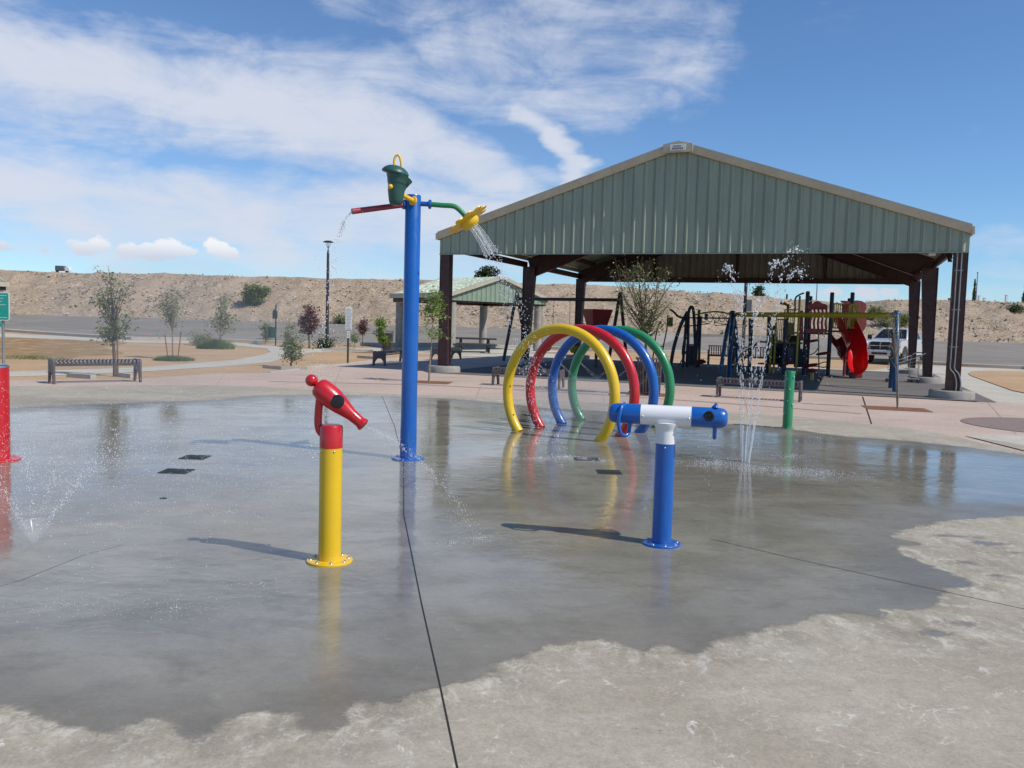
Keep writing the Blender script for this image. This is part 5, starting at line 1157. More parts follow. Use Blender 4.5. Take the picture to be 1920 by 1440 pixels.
for x0, x1, y in ((1303, 1328, 608.5), (1339, 1362, 610), (1380, 1400, 613)):
    b = MB(); P_ = [q(x0, y-4, -.3), q(x1, y-1, -.3), q(x1, y, .3), q(x0+2, y+2, .3)]; b.tube(P_, .018, 8, closed=True); b.tube([P_[0], q(x0+4, 598, 0)], .014, 6); b.build('hand_hoop', 'playolive', oc_)
b = MB(); b.box(q(1324, 595, -.4), (.13, .05, .26)); b.build('instruction_board', 'fargrey', oc_)
b = MB(); b.tube(spline([q(1290, 597), q(1280, 597), q(1271, 594), q(1262, 585), (q(1255, 581))], 6), .045, 10); b.build('side_arm', 'iron', oc_)
for yy, x0, x1 in ((612, 1281, 1302), (612, 1302, 1312), (650, 1290, 1312)):
    b = MB(); b.tube([q(x0, yy), q(x1, yy)], .025, 8); b.build('cross_bar', 'iron', oc_)
b = MB(); b.tube(spline([q(1284, 630), q(1291, 645), q(1284, 665), q(1272, 688)], 5), .022, 8); b.tube(spline([q(1288, 610), q(1282, 640), q(1279, 665), (q(1287, 688))], 5), .022, 8); b.build('twisted_bars', 'iron', oc_)
b = MB(); b.lathe([(.22, 0), (.24, .05), (.14, .17), (0, .19)], 18, Matrix.Translation(q(1314, 683)) @ Matrix.Rotation(R(-12), 4, 'Y')); b.build('seat_pad', 'playred', oc_)
# ---- main play structure
c = G(1548, 705); q = local(c); ps = thing('play_structure', 'large play tower with red panels, yellow railings and a curved red slide', 'play structure', (c.x, c.y, c.z+FZ))
for px, pyt, dy, mtl in ((1506.5, 547, 0, 'playnavy'), (1552, 549, 0, 'playnavy'), (1590, 549, .3, 'playnavy'), (1512, 556, 1.25, 'playnavy'), (1585, 560, 1.4, 'playnavy'), (1437, 590, .4, 'playnavy'), (1471, 571, .6, 'playred'), (1469, 598, -.1, 'playnavy'), (1404, 600, .9, 'playnavy')):
    vpost(ps, q, px, 705, pyt, mtl, .075 if mtl == 'playnavy' else .05, dy)
for px, pyt in ((1492, 556), (1450, 600), (1443, 612)): vpost(ps, q, px, 705, pyt, 'playyel', .04, -.25 if px > 1480 else .2)
b = MB(); b.tube(spline([q(1491, 585, -.2), q(1491, 562, -.2), q(1499, 554, -.1), q(1507, 551, 0)], 6), .032, 10); b.build('grab_rail', 'swingblue', ps)
def slab(x0, x1, y, dy0, dy1, th, name, mtl):
    p0, p1 = q(x0, y, dy0), q(x1, y, dy0); b = MB(); b.box(((p0.x+p1.x)/2, (dy0+dy1)/2, p0.z), (abs(p1.x-p0.x), dy1-dy0, th)); return b.build(name, mtl, ps, bevel=.01)
slab(1507, 1556, 626, .05, 1.3, .07, 'deck', 'playnavy'); slab(1553, 1600, 622, .1, 1.4, .07, 'deck', 'playnavy'); slab(1440, 1505, 643, .1, 1.3, .07, 'deck', 'playolive')
def panel(pts, dy, th, name, mtl, parent=ps):
    P_ = [q(x, y, dy) for x, y in pts]; b = MB(); b.prism([(p.x, p.z) for p in P_], th, Matrix.Translation((0, dy, 0)) @ XZ); return b.build(name, mtl, parent, bevel=.008)
rp = panel([(1511, 582), (1511, 573), (1518, 570.5), (1524, 570), (1527, 567), (1532, 565.5), (1537, 567), (1540, 570), (1547, 571.5), (1551, 574), (1551, 582)], -.02, .05, 'red_panel', 'playred')
rp2 = panel([(1508, 617), (1550, 618), (1549, 627), (1508, 626)], -.02, .05, 'red_panel', 'playred')
for i in range(6):
    x = 1511+i*7.4; panel([(x-1.2, 582), (x+2.6, 582), (x+4, 592), (x+1.5, 606), (x+2.6, 618), (x-1.4, 618), (x-2.2, 606), (x+.6, 592)], -.02, .04, 'panel_slat', 'playred')
panel([(1496, 585), (1505, 583), (1505, 640), (1498, 638)], .1, .05, 'red_panel', 'playred')
def railing(x0, x1, yt, yb, dy, mtl, n_=8):
    a, e = q(x0, yt, dy), q(x1, yt, dy); zb = q(x0, yb, dy).z; b = MB(); z1 = (a.z+e.z)/2
    b.box(((a.x+e.x)/2, dy, z1), (e.x-a.x, .04, .05)); b.box(((a.x+e.x)/2, dy, zb), (e.x-a.x, .04, .05))
    for i in range(n_+1): b.box((a.x+(e.x-a.x)*i/n_, dy, (z1+zb)/2), (.022 if 0 < i < n_ else .05, .03, z1-zb-.05))
    b.build('railing', mtl, ps)
railing(1557, 1591, 571, 616, .05, 'playyel', 9); railing(1594, 1611, 572, 616, .1, 'playyel', 6); railing(1472, 1490, 582, 612, .2, 'playyel', 5); railing(1456, 1470, 600, 640, .3, 'playyel', 4)
panel([(1557, 571), (1563, 571), (1563, 616), (1557, 616)], 0, .04, 'yellow_panel', 'playyel'); panel([(1473, 606), (1489, 606), (1489, 630), (1473, 628)], .0, .05, 'olive_panel', 'playolive')
hood = panel([(1575, 565), (1592, 566), (1604, 564.5), (1614, 566), (1621, 571), (1622.5, 578), (1619, 586), (1618, 592), (1622, 601), (1622, 612), (1617, 621), (1609, 629), (1605, 616), (1604, 590), (1600, 574), (1588, 571), (1577, 569)], 1.0, .14, 'slide_hood', 'slidered')
panel([(1578, 572), (1591, 572), (1590, 602), (1580, 602)], -.08, .05, 'red_panel', 'playred')
def chute(path, w, hgt, name, mtl):
    P_ = spline(path, 6); vs = []; fs = []; N = 13
    for i, p in enumerate(P_):
        t_ = (P_[min(i+1, len(P_)-1)]-P_[max(i-1, 0)]).normalized(); sdv = t_.cross(Vector((0, 0, 1))).normalized(); u = sdv.cross(t_).normalized()
        for rr4 in (1., .93):
            for j in range(N):
                a = math.pi*(j/(N-1)); ww = -math.cos(a)*w*rr4; hh = (1-math.sin(a)**.7)*hgt+(.0 if rr4 == 1. else .02); vs.append(p+sdv*ww+u*hh)
    M2 = 2*N
    for i in range(len(P_)-1):
        for j in range(N-1):
            fs.append((i*M2+j, i*M2+j+1, (i+1)*M2+j+1, (i+1)*M2+j)); fs.append((i*M2+N+j+1, i*M2+N+j, (i+1)*M2+N+j, (i+1)*M2+N+j+1))
        for j in (0, N-1): fs.append((i*M2+j, i*M2+N+j, (i+1)*M2+N+j, (i+1)*M2+j))
    for i in (0, len(P_)-1):
        for j in range(N-1): fs.append((i*M2+j, i*M2+j+1, i*M2+N+j+1, i*M2+N+j))
    b = MB(); b.add(vs, fs); return b.build(name, mtl, ps, smooth=50)
chute([q(1566, 606, .6), q(1576, 618, .35), q(1590, 645, -.1), q(1600, 672, -.5), q(1606, 694, -1.1), q(1607, 703, -1.7)], .35, .54, 'slide', 'slidered')
chute([q(1560, 640, 1.1), q(1568, 650, .9), q(1580, 668, .6), q(1590, 680, .1)], .34, .34, 'lower_slide', 'playred')
b = MB(); p = q(1603, 708, -1.1); b.box((p.x, -1.15, .1), (.42, .2, .2)); b.build('slide_foot', 'playred', ps, bevel=.02)
vpost(ps, q, 1582, 705, 660, 'playred', .045, -.1)
b = MB(); b.tube([Vector((q(1533, 703).x, -.15, 0)), q(1534.5, 626, -.15)], .025, 10); b.build('climber_pole', 'galv', ps)
for x, y, rx in ((1521, 641, .23), (1544, 664, .24), (1520, 686, .24)):
    p = q(x, y, -.15); b = MB(); b.tube([p+Vector((rx*1.0*math.cos(a*.35), rx*math.sin(a*.35), .05*math.cos(a*.35))) for a in range(18)], .035, 10, closed=True); b.build('step_ring', 'playred', ps)
for P_ in (((1510, 664), (1520, 666), (1530, 660), (1536, 650)), ((1510, 690), (1530, 688), (1545, 690), (1556, 684), (1546, 680), (1535, 684))):
    b = MB(); b.tube(spline([q(x, y, -.15) for x, y in P_], 6), .02, 8); b.build('climber_loop', 'playolive', ps)
panel([(1472, 652), (1488, 650), (1489, 684), (1472, 684)], .1, .25, 'blue_panel', 'playnavy'); panel([(1440, 650), (1462, 646), (1462, 684), (1440, 684)], .6, .1, 'blue_panel', 'playnavy')
for (a0, b0, a1, b1, dy_, mt_) in ((1444, 612, 1456, 650, .9, 'playnavy'), (1458, 640, 1470, 690, 1.0, 'playnavy'), (1474, 630, 1500, 655, 1.1, 'playnavy'), (1488, 655, 1504, 690, 1.15, 'playnavy'), (1496, 600, 1505, 640, .9, 'playred')):
    panel([(a0, b0), (a1, b0), (a1, b1), (a0, b1)], dy_, .06, 'climbing_panel', mt_)
b = MB(); b.tube(spline([q(1478, 684, .1), (q(1484, 660, .2)), q(1478, 640, .3), q(1486, 622, .4)], 5), .03, 8); b.build('spiral_bar', 'playyel', ps)
for i in range(5): slab(1444+i*5, 1460+i*5, 682-i*9, .2-.0*i, .9, .05, 'stair_tread', 'playnavy')
b = MB(); b.lathe([(0, 0), (.17, .01), (.20, .05), (.14, .09), (0, .10)], 20, Matrix.Translation(q(1479, 684, -.6))); b.build('red_disc', 'playred', ps)
b = MB(); p = q(1463, 569, .6); b.tube([p, p+Vector((.20, -.05, -.05)), p+Vector((.32, -.05, -.14))], [.055, .05, .04], 12); b.build('telescope', 'playolive', ps)
b = MB(); b.tube(spline([q(1386, 690, .8), q(1398, 672, .8), q(1412, 652, .8), q(1424, 645, .8)], 5), .025, 8); b.tube(spline([q(1384, 670, .8), q(1404, 655, .8), q(1425, 640, .8)], 5), .025, 8); b.build('curved_ladder', 'iron', ps)
slab(1424, 1478, 683, .1, .4, .06, 'foot_board', 'playred')
c = G(1522, 714); st = thing('play_stool', 'red mushroom stool on a yellow stem in front of the play tower', 'stool', (c.x, c.y, c.z+FZ)); k = FPX/c.y
b = MB(); b.lathe([(.06, 0), (.05, .22), (.05, .26)], 14); b.build('stem', 'playyel', st); b = MB(); b.lathe([(.05, .25), (.19, .27), (.22, .31), (.17, .37), (0, .40)], 24); b.build('seat', 'playred', st)
# ---- shopping cart parked under the roof
c = G(1692, 719); ct = thing('shopping_cart', 'grey wire shopping cart left between the blue swing legs and the columns', 'cart', (c.x, c.y, c.z+FZ), R(8))
b = MB()
V8 = [(-.42, -.22, .42), (-.42, .22, .42), (-.42, -.22, .62), (-.42, .22, .62), (.40, -.27, .50), (.40, .27, .50), (.46, -.28, .92), (.46, .28, .92)]
for i, j in ((0, 1), (2, 3), (4, 5), (6, 7), (0, 2), (1, 3), (4, 6), (5, 7), (0, 4), (1, 5), (2, 6), (3, 7)): b.tube([V8[i], V8[j]], .010, 6)
for s_ in (0, 1):
    for i in range(1, 9):
        u = i/9; p = Vector(V8[0+s_]).lerp(Vector(V8[4+s_]), u); q2_ = Vector(V8[2+s_]).lerp(Vector(V8[6+s_]), u); b.tube([p, q2_], .004, 4)
    for u in (.33, .66): b.tube([Vector(V8[0+s_]).lerp(Vector(V8[2+s_]), u), Vector(V8[4+s_]).lerp(Vector(V8[6+s_]), u)], .004, 4)
for i in range(1, 8):
    u = i/8; b.tube([Vector(V8[0]).lerp(Vector(V8[1]), u), Vector(V8[4]).lerp(Vector(V8[5]), u)], .004, 4)
b.build('basket', 'cartgrey', ct)
for s_ in (-1, 1):
    b = MB(); b.tube(spline([(.62, s_*.26, 1.02), (.45, s_*.26, .90), (.36, s_*.26, .50), (.42, s_*.25, .16), (.40, s_*.25, .12)], 5), .014, 8); b.tube([(.42, s_*.25, .15), (-.45, s_*.2, .13)], .014, 8); b.tube([(-.40, s_*.2, .14), (-.30, s_*.21, .43)], .012, 8); b.build('frame', 'cartgrey', ct)
    for x in (-.43, .42):
        b = MB(); b.lathe([(.06, -.015), (.06, .015)], 16, axis_m((x, s_*.22, .06), (0, 1, 0))); b.build('wheel', 'tyre', ct)
b = MB(); b.tube([(.62, -.28, 1.02), (.62, .28, 1.02)], .018, 10); b.build('handle', 'playnavy', ct)

# ================================================================== PICKUP TRUCK
tc_ = G(1682, 680)
tk = thing('pickup_truck', 'silver four-door pickup truck parked beyond the playground, nose to the left', 'truck', tc_, math.atan2(-.74, -.67))
# local: +x forward, y left
TW = .98
def side_prism(poly, y0, y1, nm, mt_, parent=tk, bevel=.03, Mx=None):
    b = MB(); b.prism(poly, y1-y0, Matrix.Translation((0, y1, 0)) @ XZ); return b.build(nm, mt_, parent, bevel=bevel)
def arch_pts(cx, r, z0, n_=10): return [(cx+r*math.cos(R(a)), z0+r*math.sin(R(a))) for a in np.linspace(0, 180, n_)]
WX, WR = 1.86, .42
lower = [(2.72, .62), (2.80, .72), (2.82, 1.02), (2.74, 1.12)]+[(2.3, 1.20), (1.35, 1.27), (1.30, 1.27), (-1.05, 1.27), (-2.80, 1.30), (-2.84, .70), (-2.78, .58)]
ra = arch_pts(-WX, .52, .42)[::-1]; fa = arch_pts(WX, .52, .42)[::-1]
ra = [p for p in ra if p[1] > .5]; fa = [p for p in fa if p[1] > .5]
body_poly = lower+[(-WX-.54, .52)]+ra+[(-WX+.54, .44), (WX-.54, .44)]+fa+[(WX+.54, .55)]
side_prism(body_poly, -TW, -TW+.30, 'body_side', 'silver'); side_prism(body_poly, TW-.30, TW, 'body_side', 'silver')
core = [(2.70, .60), (2.76, 1.10), (2.3, 1.22), (1.35, 1.29), (-.98, 1.29), (-.98, .9), (-2.78, .9), (-2.82, .62)]
side_prism([(2.62, .5), (2.70, 1.10), (2.3, 1.215), (1.3, 1.30), (-.98, 1.30), (-.98, .5)], -TW+.301, TW-.301, 'hood', 'silver')
side_prism([(-.99, .48), (-.99, .80), (-2.80, .80), (-2.80, .48)], -TW+.301, TW-.301, 'bed_floor', 'trimblk', bevel=.01)
side_prism([(-2.70, .8), (-2.70, 1.31), (-2.82, 1.31), (-2.82, .8)], -TW+.301, TW-.301, 'tailgate', 'silver', bevel=.02)
# bulged hood centre
b = MB(); b.prism([(1.35, -.45), (2.55, -.38), (2.66, -.25), (2.66, .25), (2.55, .38), (1.35, .45)], .06, Matrix.Translation((0, 0, 1.215)) @ Matrix.Rotation(R(3.2), 4, 'Y')); b.build('hood_bulge', 'silver', tk, bevel=.04)
# cab: tapered greenhouse
cab = MB(); zb_, zt_ = 1.26, 1.88
lowp = [(1.42, -.93), (1.42, .93), (-1.0, .93), (-1.0, -.93)]; topp = [(.58, -.70), (.58, .70), (-.78, .70), (-.78, -.70)]
cab.add([(x, y, zb_) for x, y in lowp]+[(x, y, zt_) for x, y in topp], [(3, 2, 1, 0), (4, 5, 6, 7), (0, 1, 5, 4), (1, 2, 6, 5), (2, 3, 7, 6), (3, 0, 4, 7)]); cb_ = cab.build('cab', 'silver', tk, bevel=.07)
def on_face(A_, B_, C_, D_, pts, off=.006):
    """bilinear patch on a face: A,B bottom corners, D,C top"""
    n_ = (Vector(B_)-Vector(A_)).cross(Vector(D_)-Vector(A_)).normalized(); o = []
    for u, v in pts:
        p = (Vector(A_)*(1-u)+Vector(B_)*u)*(1-v)+(Vector(D_)*(1-u)+Vector(C_)*u)*v; o.append(p+n_*off)
    return o, n_
def glass(A_, B_, C_, D_, pts, nm='window', inner=.02):
    o, n_ = on_face(A_, B_, C_, D_, pts, .008); b = MB(); k = len(o); b.add(o+[p-n_*inner for p in o], [tuple(range(k)), tuple(range(2*k-1, k-1, -1))]+[(i, (i+1) % k, k+(i+1) % k, k+i) for i in range(k)]); return b.build(nm, 'glass', tk, smooth=0)
l3 = lambda i: (*lowp[i], zb_); t3 = lambda i: (*topp[i], zt_)
glass(l3(0), l3(1), t3(1), t3(0), [(.05, .10), (.95, .10), (.93, .84), (.88, .90), (.12, .90), (.07, .84)], 'windscreen')
for (i, j) in ((1, 2), (3, 0)):
    fl_ = (i == 3); F_ = lambda pts: [(1-u, v) for u, v in pts][::-1] if fl_ else pts
    glass(l3(i), l3(j), t3(j), t3(i), F_([(.16, .10), (.545, .10), (.545, .86), (.20, .86)])); glass(l3(i), l3(j), t3(j), t3(i), F_([(.59, .10), (.93, .10), (.90, .78), (.85, .86), (.59, .86)]))
glass(l3(2), l3(3), t3(3), t3(2), [(.1, .15), (.9, .15), (.88, .85), (.12, .85)])
# grille, bumper, lamps
b = MB(); b.prism([(-.50, .0), (.50, .0), (.56, .36), (.46, .42), (-.46, .42), (-.56, .36)], .05, Matrix.Translation((2.70, 0, .72)) @ Matrix(((0, 0, 1, 0), (1, 0, 0, 0), (0, 1, 0, 0), (0, 0, 0, 1)))); gr = b.build('grille', 'trimblk', tk, bevel=.01)
b = MB(); b.box((2.765, 0, .93), (.03, 1.06, .03)); b.build('grille_bar', 'chrome', gr)
b = MB(); b.box((2.765, 0, .93), (.032, .04, .36)); b.build('grille_bar', 'chrome', gr)
b = MB(); b.prism([(-.98, 0), (.98, 0), (1.0, .12), (.96, .27), (.5, .30), (-.5, .30), (-.96, .27), (-1.0, .12)], .22, Matrix.Translation((2.66, 0, .42)) @ Matrix(((0, 0, 1, 0), (1, 0, 0, 0), (0, 1, 0, 0), (0, 0, 0, 1)))); bp = b.build('bumper', 'silver', tk, bevel=.05)
b = MB(); b.box((2.885, 0, .53), (.02, .8, .11)); b.build('air_intake', 'trimblk', bp)
for s_ in (-1, 1):
    b = MB(); b.lathe([(.075, -.02), (.075, .012), (.05, .02), (0, .02)], 20, axis_m((2.875, s_*.62, .53), (1, 0, 0))); b.build('fog_lamp', 'trimblk', bp)
    b = MB(); b.prism([(.60*s_, .80), (.97*s_, .78), (.985*s_, .92), (.90*s_, 1.02), (.62*s_, 1.06)], .14, Matrix.Translation((2.68, 0, 0)) @ Matrix(((0, 0, 1, 0), (1, 0, 0, 0), (0, 1, 0, 0), (0, 0, 0, 1)))); hl = b.build('headlight', 'lens', tk, bevel=.02)
    b = MB(); b.lathe([(.065, 0), (.06, .015), (0, .02)], 16, axis_m((2.82, s_*.76, .90), (1, 0, 0))); b.build('lamp_lens', 'chrome', hl)
    b = MB(); b.box((2.70, s_*.978, .90), (.14, .03, .12)); b.build('turn_signal', 'amber', hl)
    b = MB(); b.box((1.18, s_*1.12, 1.38), (.12, .22, .24)); b.build('wing_mirror', 'trimblk', tk, bevel=.03)
    for x in (.25, -.80):
        b = MB(); b.box((x, s_*(TW+.012), 1.13), (.16, .03, .04)); b.build('door_handle', 'trimblk', tk, bevel=.008)
    for x in (1.30, .12, -.98):
        b = MB(); b.box((x, s_*(TW-.002), .88), (.012, .012, .74)); b.build('door_gap', 'trimblk', tk)
    b = MB(); b.box((.2, s_*(TW-.06), .42), (2.5, .05, .08)); b.build('sill', 'trimblk', tk)
    for x in (WX, -WX):
        y = s_*(TW-.14); b = MB(); b.lathe([(.25, -.13), (.38, -.13), (.41, -.10), (.415, 0), (.41, .10), (.38, .13), (.25, .13)], 32, axis_m((x, y, .415), (0, s_, 0))); wh = b.build('wheel', 'tyre', tk)
        b = MB(); b.lathe([(.255, .02), (.26, .12), (.235, .125), (.22, .06), (0, .055)], 32, axis_m((x, y, .415), (0, s_, 0))); b.build('rim', 'steel', wh)
        for a in range(5):
            b = MB(); b.box((0, 0, 0), (.055, .035, .20), None); o = b.build('spoke', 'chrome', wh, bevel=.01); o.matrix_local = Matrix.Translation((x, y+s_*.115, .415)) @ Matrix.Rotation(a*2*math.pi/5, 4, 'Y') @ Matrix.Translation((0, 0, .13))
b = MB(); b.box((0, 0, .50), (4.8, 1.3, .18)); b.build('chassis', 'trimblk', tk)

# ================================================================== WATER
mw = bpy.data.materials.new('water_drops'); mw.use_nodes = True; t = NT(mw.node_tree); b = mw.node_tree.nodes['Principled BSDF']
b.inputs['Base Color'].default_value = (.93, .95, .97, 1); b.inputs['Roughness'].default_value = .12; b.inputs['Transmission Weight'].default_value = .25; b.inputs['IOR'].default_value = 1.33
tr = t.n('ShaderNodeBsdfTransparent'); mx = t.n('ShaderNodeMixShader'); mx.inputs[0].default_value = .30
out = mw.node_tree.nodes['Material Output']; t.links.new(b.outputs[0], mx.inputs[1]); t.links.new(tr.outputs[0], mx.inputs[2]); t.links.new(mx.outputs[0], out.inputs[0])
mws = mw.copy(); mws.name = 'water_film'; mws.node_tree.nodes['Mix Shader'].inputs[0].default_value = .55
mwt = mw.copy(); mwt.name = 'water_thin'; mwt.node_tree.nodes['Mix Shader'].inputs[0].default_value = .90
ICO = [Vector(p).normalized() for p in ((0, 0, -1), (.72, .52, -.45), (-.28, .85, -.45), (-.89, 0, -.45), (-.28, -.85, -.45), (.72, -.52, -.45), (.28, .85, .45), (-.72, .52, .45), (-.72, -.52, .45), (.28, -.85, .45), (.89, 0, .45), (0, 0, 1))]
IF = [(0, 1, 2), (1, 0, 5), (0, 2, 3), (0, 3, 4), (0, 4, 5), (1, 5, 10), (2, 1, 6), (3, 2, 7), (4, 3, 8), (5, 4, 9), (1, 10, 6), (2, 6, 7), (3, 7, 8), (4, 8, 9), (5, 9, 10), (6, 10, 11), (7, 6, 11), (8, 7, 11), (9, 8, 11), (10, 9, 11)]
OC = [Vector(p) for p in ((1, 0, 0), (-1, 0, 0), (0, 1, 0), (0, -1, 0), (0, 0, 1), (0, 0, -1))]; OF = [(0, 2, 4), (2, 1, 4), (1, 3, 4), (3, 0, 4), (2, 0, 5), (1, 2, 5), (3, 1, 5), (0, 3, 5)]
class Drops:
    def __init__(s, seed): s.b = MB(); s.r = random.Random(seed)
    def drop(s, p, r, vel=None, st=1.0, big=False):
        V, F = (ICO, IF) if big else (OC, OF)
        if vel is not None and vel.length > .1:
            ax = vel.normalized(); vs = [p+(v+ax*(v.dot(ax)*(st-1)))*r for v in V]
        else: vs = [p+v*r for v in V]
        s.b.add(vs, F)
    def jet(s, p0, v0, spread, n, tmin, tmax, r0, r1, st=1.8, jit=.01, big=False, floor=PZ, bias=1.):
        for _ in range(n):
            u = s.r.random()**bias; tt = tmin+(tmax-tmin)*u
            v = v0+Vector((s.r.gauss(0, spread), s.r.gauss(0, spread), s.r.gauss(0, spread*.7)))
            p = p0+v*tt+Vector((0, 0, -4.9*tt*tt))+Vector((s.r.gauss(0, jit), s.r.gauss(0, jit), s.r.gauss(0, jit)))
            if p.z < floor+.004: continue
            vel = v+Vector((0, 0, -9.8*tt)); s.drop(p, s.r.uniform(r0, r1), vel, st, big)
    def splash(s, px, py, rx, ry, n, hmax, r0=.002, r1=.0045):
        c = GP(px, py)
        for _ in range(n):
            a = s.r.random()*6.283; q = abs(s.r.gauss(0, .5)); x, y = c.x+rx*q*math.cos(a), c.y+ry*q*math.sin(a)
            s.drop(Vector((x, y, PZ+abs(s.r.gauss(0, .4))*hmax*max(.1, 1-q*.7))), s.r.uniform(r0, r1))
    def build(s, name, label, m=mw):
        o = s.b.build(name, m, smooth=180); tag(o, label, 'water', kind='stuff'); return o
def stream(b, p0, v0, t1, r, n=14, wob=.0, rnd=random):
    P_ = [p0+v0*(t1*i/n)+Vector((0, 0, -4.9*(t1*i/n)**2))+Vector((rnd.gauss(0, wob*i/n), rnd.gauss(0, wob*i/n), 0)) for i in range(n+1)]
    b.tube(P_, [r*(1+.3*rnd.uniform(-1, 1)) for _ in P_], 7)
rn = random.Random(3)
# geyser: cluster of near-vertical jets
gb = GP(1393, 866); D = Drops(1); S = MB()
for (tx, ty, v) in ((-.22, .15, 6.75), (-.16, -.1, 6.3), (.12, .2, 6.2), (.24, .0, 6.85), (.42, -.15, 6.7), (.50, .2, 7.1)):
    T_ = v/9.8; base = gb+Vector((tx*.12+.01, ty*.1, 0)); v0 = Vector((tx/T_*1.0, ty/T_, v))
    for k_ in range(2):
        p = base+Vector((rn.gauss(0, .006), rn.gauss(0, .006), 0)); stream(S, p, v0+Vector((rn.gauss(0, .02), 0, 0)), .075, .006, 10, .004, rn)
        i = .08
        while i < .30:
            l_ = rn.uniform(.008, .02); p1 = p+v0*i+Vector((0, 0, -4.9*i*i)); p2 = p+v0*(i+l_)+Vector((0, 0, -4.9*(i+l_)**2)); j_ = Vector((rn.gauss(0, .012), rn.gauss(0, .01), 0)); S.tube([p1+j_, (p1+p2)/2+j_*1.1, p2+j_], [.002, .0065, .002], 6); i += l_*rn.uniform(1.1, 2.2)
    D.jet(base, v0, .03, 60, .08, .45, .003, .006, 2.4, .008); D.jet(base, v0, .035, 70, .38, .78, .003, .0085, 2.2, .012, True); D.jet(base, v0, .075, 60, .62, 1.4, .002, .0055, 2.0, .03)
D.jet(gb, Vector((.1, 0, 5.6)), .22, 520, .3, 1.25, .0018, .004, 1.5, .06)
D.splash(1345, 872, .55, .35, 620, .10); D.splash(1480, 885, .85, .35, 700, .09); D.splash(1540, 892, .5, .3, 480, .09); D.splash(1485, 858, .5, .25, 260, .08); D.splash(1412, 880, .7, .4, 260, .06)
S.build('geyser_jet', mws, smooth=60); o = bpy.data.objects['geyser_jet']; tag(o, 'cluster of tall water jets rising right of the blue T-shaped sprayer', 'water jet', kind='stuff')
D.build('geyser_spray', 'white drops flung up and splashing around the tall geyser')
# cone spray at the lower left
cb0 = GP(66, 1021); D = Drops(2); S = MB()
vs = []; fs = []; NN = 40; KK = 12
for i in range(KK):
    tt = .002+.052*i/KK*1.0
    for j in range(NN):
        a = 2*math.pi*j/NN; v = Vector((2.2*math.cos(a)*.85, 2.2*math.sin(a)*.85, 3.4)); w_ = 1+.04*noise.noise(Vector((math.cos(a)*3, math.sin(a)*3, i*.4)))
        vs.append(cb0+Vector((.014*math.cos(a), .014*math.sin(a), 0))+v*tt*w_+Vector((0, 0, -4.9*tt*tt)))
for i in range(KK-1):
    for j in range(NN): fs.append((i*NN+j, i*NN+(j+1) % NN, (i+1)*NN+(j+1) % NN, (i+1)*NN+j))
S.add(vs, fs); tag(S.build('cone_sheet', mwt, smooth=180), 'clear cone of water opening out of the ground at the lower left', 'water jet', kind='stuff')
for i in range(4200):
    a = D.r.random()*6.283; sp = D.r.gauss(1, .10); v = Vector((2.3*math.cos(a)*sp, 2.3*math.sin(a)*sp, 3.9*D.r.gauss(1, .10))); tt = .04+.74*D.r.random()**.8
    p = cb0+v*tt+Vector((0, 0, -4.9*tt*tt))+Vector((D.r.gauss(0, .01), D.r.gauss(0, .01), D.r.gauss(0, .01)))
    if p.z > PZ: D.drop(p, D.r.uniform(.0012, .0030), v+Vector((0, 0, -9.8*tt)), 1.4)
for th_ in (0.0, 3.0, .9, 2.2, 4.6, 5.5):
    for _ in range(170):
        tt = .03+.24*D.r.random(); g_ = 1+D.r.gauss(0, .35)*tt; v = Vector((2.25*math.cos(th_+D.r.gauss(0, .5)*tt), 2.25*math.sin(th_), 3.85*g_)); p = cb0+v*tt+Vector((0, 0, -4.9*tt*tt))+Vector((D.r.gauss(0, .012), D.r.gauss(0, .012), D.r.gauss(0, .01))); D.drop(p, D.r.uniform(.0015, .0036), v, 2.0)
for i in range(2600):     # wide shower of fine drops blown back from the cone
    x = D.r.gauss(-3.6, 1.15); y = D.r.gauss(8.0, 1.3); z = PZ+abs(D.r.gauss(0, .36)); D.drop(Vector((x, y, z)), D.r.uniform(.0015, .0042))
for (px, py, rx, n_) in ((185, 985, .35, 200), (260, 945, .35, 140), (430, 960, .6, 260), (330, 1140, .5, 150), (130, 1135, .5, 130), (490, 1095, .4, 80), (230, 840, .9, 200), (110, 860, .9, 200)): D.splash(px, py, rx, rx*.6, n_, .02, .0012, .0028)
D.build('cone_spray', 'fine drops scattered over the left of the wet pad')
# drops in front of and on the red post
D = Drops(22); rp_ = GP(-8, 862)
for i in range(520): D.drop(Vector((rp_.x+D.r.uniform(-.2, .35), rp_.y-.35+D.r.uniform(-.4, .1), PZ+D.r.random()**1.3*.9)), D.r.uniform(.0025, .006))
D.build('post_spray', 'white drops splashing against the red post at the left edge')
# cannon jet
D = Drops(4); cpos = GP(618, 1052); noz = Vector((0, 0, 0)); noz = Vector((cpos.x, cpos.y, PZ))+Bp0 if False else None
nz_ = Vector((cpos.x, cpos.y, PZ)); dd = ray(688, 801); kk = (cpos.y-.02)/dd.y; nz_ = Vector((dd.x*kk, cpos.y-.02, CH+dd.z*kk))
land = GP(905, 1014); 
T_ = .32; v0 = (land-nz_)/T_; v0.z += 4.9*T_
D.jet(nz_, v0, .09, 330, .0, T_, .0012, .0026, 3.0, .004); D.jet(nz_, v0*.93, .24, 380, .02, T_, .0010, .0022, 2.2, .008)
l2 = GP(810, 1000); v2 = (l2-nz_)/T_; v2.z += 4.9*T_; D.jet(nz_, v2, .16, 200, .03, T_, .0010, .0024, 2.4, .008)
D.splash(900, 1012, .30, .14, 240, .03, .0012, .003); D.splash(850, 1020, .2, .1, 120, .03, .0012, .003); D.build('cannon_spray', 'thin spray arcing down right from the red water cannon')
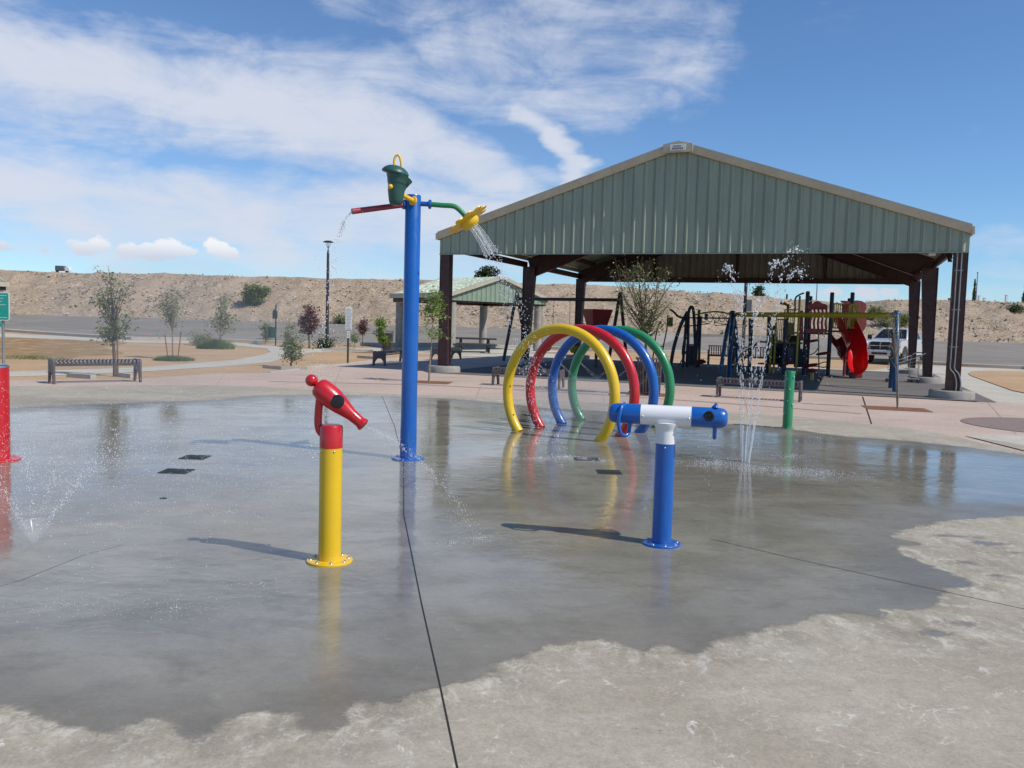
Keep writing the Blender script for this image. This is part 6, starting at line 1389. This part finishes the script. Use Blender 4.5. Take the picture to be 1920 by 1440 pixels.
# spout of the tall pole
pb_ = GP(765, 860); D = Drops(5); S = MB(); dd = ray(659, 399); kk = (pb_.y-.30)/dd.y; s0_ = Vector((dd.x*kk, pb_.y-.30, CH+dd.z*kk))
v0 = Vector((-.55, -.05, -.1)); stream(S, s0_, v0, .20, .009, 12, .006, rn); stream(S, s0_+Vector((.006, 0, .0)), v0*.9, .22, .006, 12, .008, rn)
tag(S.build('spout_stream', mws, smooth=60), 'thin water stream falling from the red spout of the tall pole', 'water jet', kind='stuff')
D.jet(s0_, v0, .07, 240, .12, .80, .003, .0075, 2.0, .01); D.jet(s0_, v0*1.1, .28, 240, .3, .85, .0025, .006, 1.6, .03); D.splash(600, 850, .5, .3, 120, .05)
D.build('spout_spray', 'drops falling left of the tall blue pole from its red spout')
# flower shower
D = Drops(6); dd = ray(884, 421); kk = (pb_.y-.05)/dd.y; f0 = Vector((dd.x*kk, pb_.y-.05, CH+dd.z*kk))
S = MB()
for i in range(14):
    a = i*2.4; rr5 = .055*math.sqrt((i+.5)/14); e1_ = Vector((.79, 0, .6)); e2_ = Vector((0, 1, 0)); o_2 = e1_*rr5*math.cos(a)+e2_*rr5*math.sin(a)
    v0 = Vector((1.75, -.10, -1.9))+o_2*4.2; stream(S, f0+o_2, v0, .13, .0032, 10, .002, rn); D.jet(f0+o_2, v0, .07, 60, .08, .62, .002, .0055, 2.0, .004)
tag(S.build('flower_streams', mws, smooth=60), 'fine parallel streams leaving the yellow flower shower', 'water jet', kind='stuff')
D.jet(f0, Vector((1.75, -.1, -1.6)), .32, 420, .1, .66, .002, .005, 1.6, .03)
for (px, py, n_) in ((1012, 861, 220), (1060, 858, 300), (1095, 862, 260), (1130, 866, 110)): D.splash(px, py, .26, .10, n_, .045, .002, .004)
D.build('flower_spray', 'shower drops falling in front of the hoops from the flower')
# drips of the blue T head
D = Drops(7); hx_ = GP(1240, 1020); dd = ray(1332, 815); kk = hx_.y*.98/dd.y; D.jet(Vector((dd.x*kk, hx_.y*.98, CH+dd.z*kk)), Vector((0, 0, -.2)), .05, 26, .02, .4, .0012, .003, 1.6, .003); D.build('head_drips', 'few drips below the right blue nozzle head')
# hoop mist: small nozzles spraying inwards, and a low mist between the hoops
D = Drops(8)
for (px, py) in ((1045, 817), (1085, 809), (1124, 802), (1158, 793.5)):
    c = GP(px, py); ca, sa = math.cos(R(-38)), math.sin(R(-38))
    for a in (155, 25):
        p = Vector((c.x+(RR-RT)*math.cos(R(a))*ca, c.y+(RR-RT)*math.cos(R(a))*sa, PZ+RC+(RR-RT)*math.sin(R(a)))); s_ = -1 if a < 90 else 1
        v = Vector((ca*s_*2.6, sa*s_*2.6, -1.9)); 
        for _ in range(330):
            tt = .16*D.r.random()**1.2; q_ = p+v*tt+Vector((D.r.gauss(0, 1), D.r.gauss(0, 1), D.r.gauss(0, 1)))*(.004+.16*tt); D.drop(q_, D.r.uniform(.0010, .0020), v, 2.2)
D.build('hoop_spray', 'thin white sprays pointing inwards from the hoops', mws)
def mist(name, label, c, s, dens):
    b = MB(); b.ball((0, 0, 0), 1.0, 28); m = bpy.data.materials.new(name); m.use_nodes = True; nt = m.node_tree; nt.nodes.clear(); t = NT(nt)
    v = t.n('ShaderNodeVolumePrincipled'); v.inputs['Color'].default_value = (.95, .96, .98, 1); v.inputs['Density'].default_value = dens; v.inputs['Anisotropy'].default_value = .2
    o_ = t.n('ShaderNodeOutputMaterial'); nt.links.new(v.outputs[0], o_.inputs['Volume']); o = b.build(name, m, smooth=180); o.location = c; o.scale = s; tag(o, label, 'mist', kind='stuff'); return o
c = GP(1110, 800); mist('mist', 'pale mist hanging low between the four hoops', (c.x-.1, c.y+.3, .42), (1.0, 1.2, .38), .20)
c = GP(345, 700); mist('mist', 'thin mist drifting in front of the sapling tied to two stakes', (-5.6, 14.0, 1.3), (2.4, 1.0, 1.3), .10)
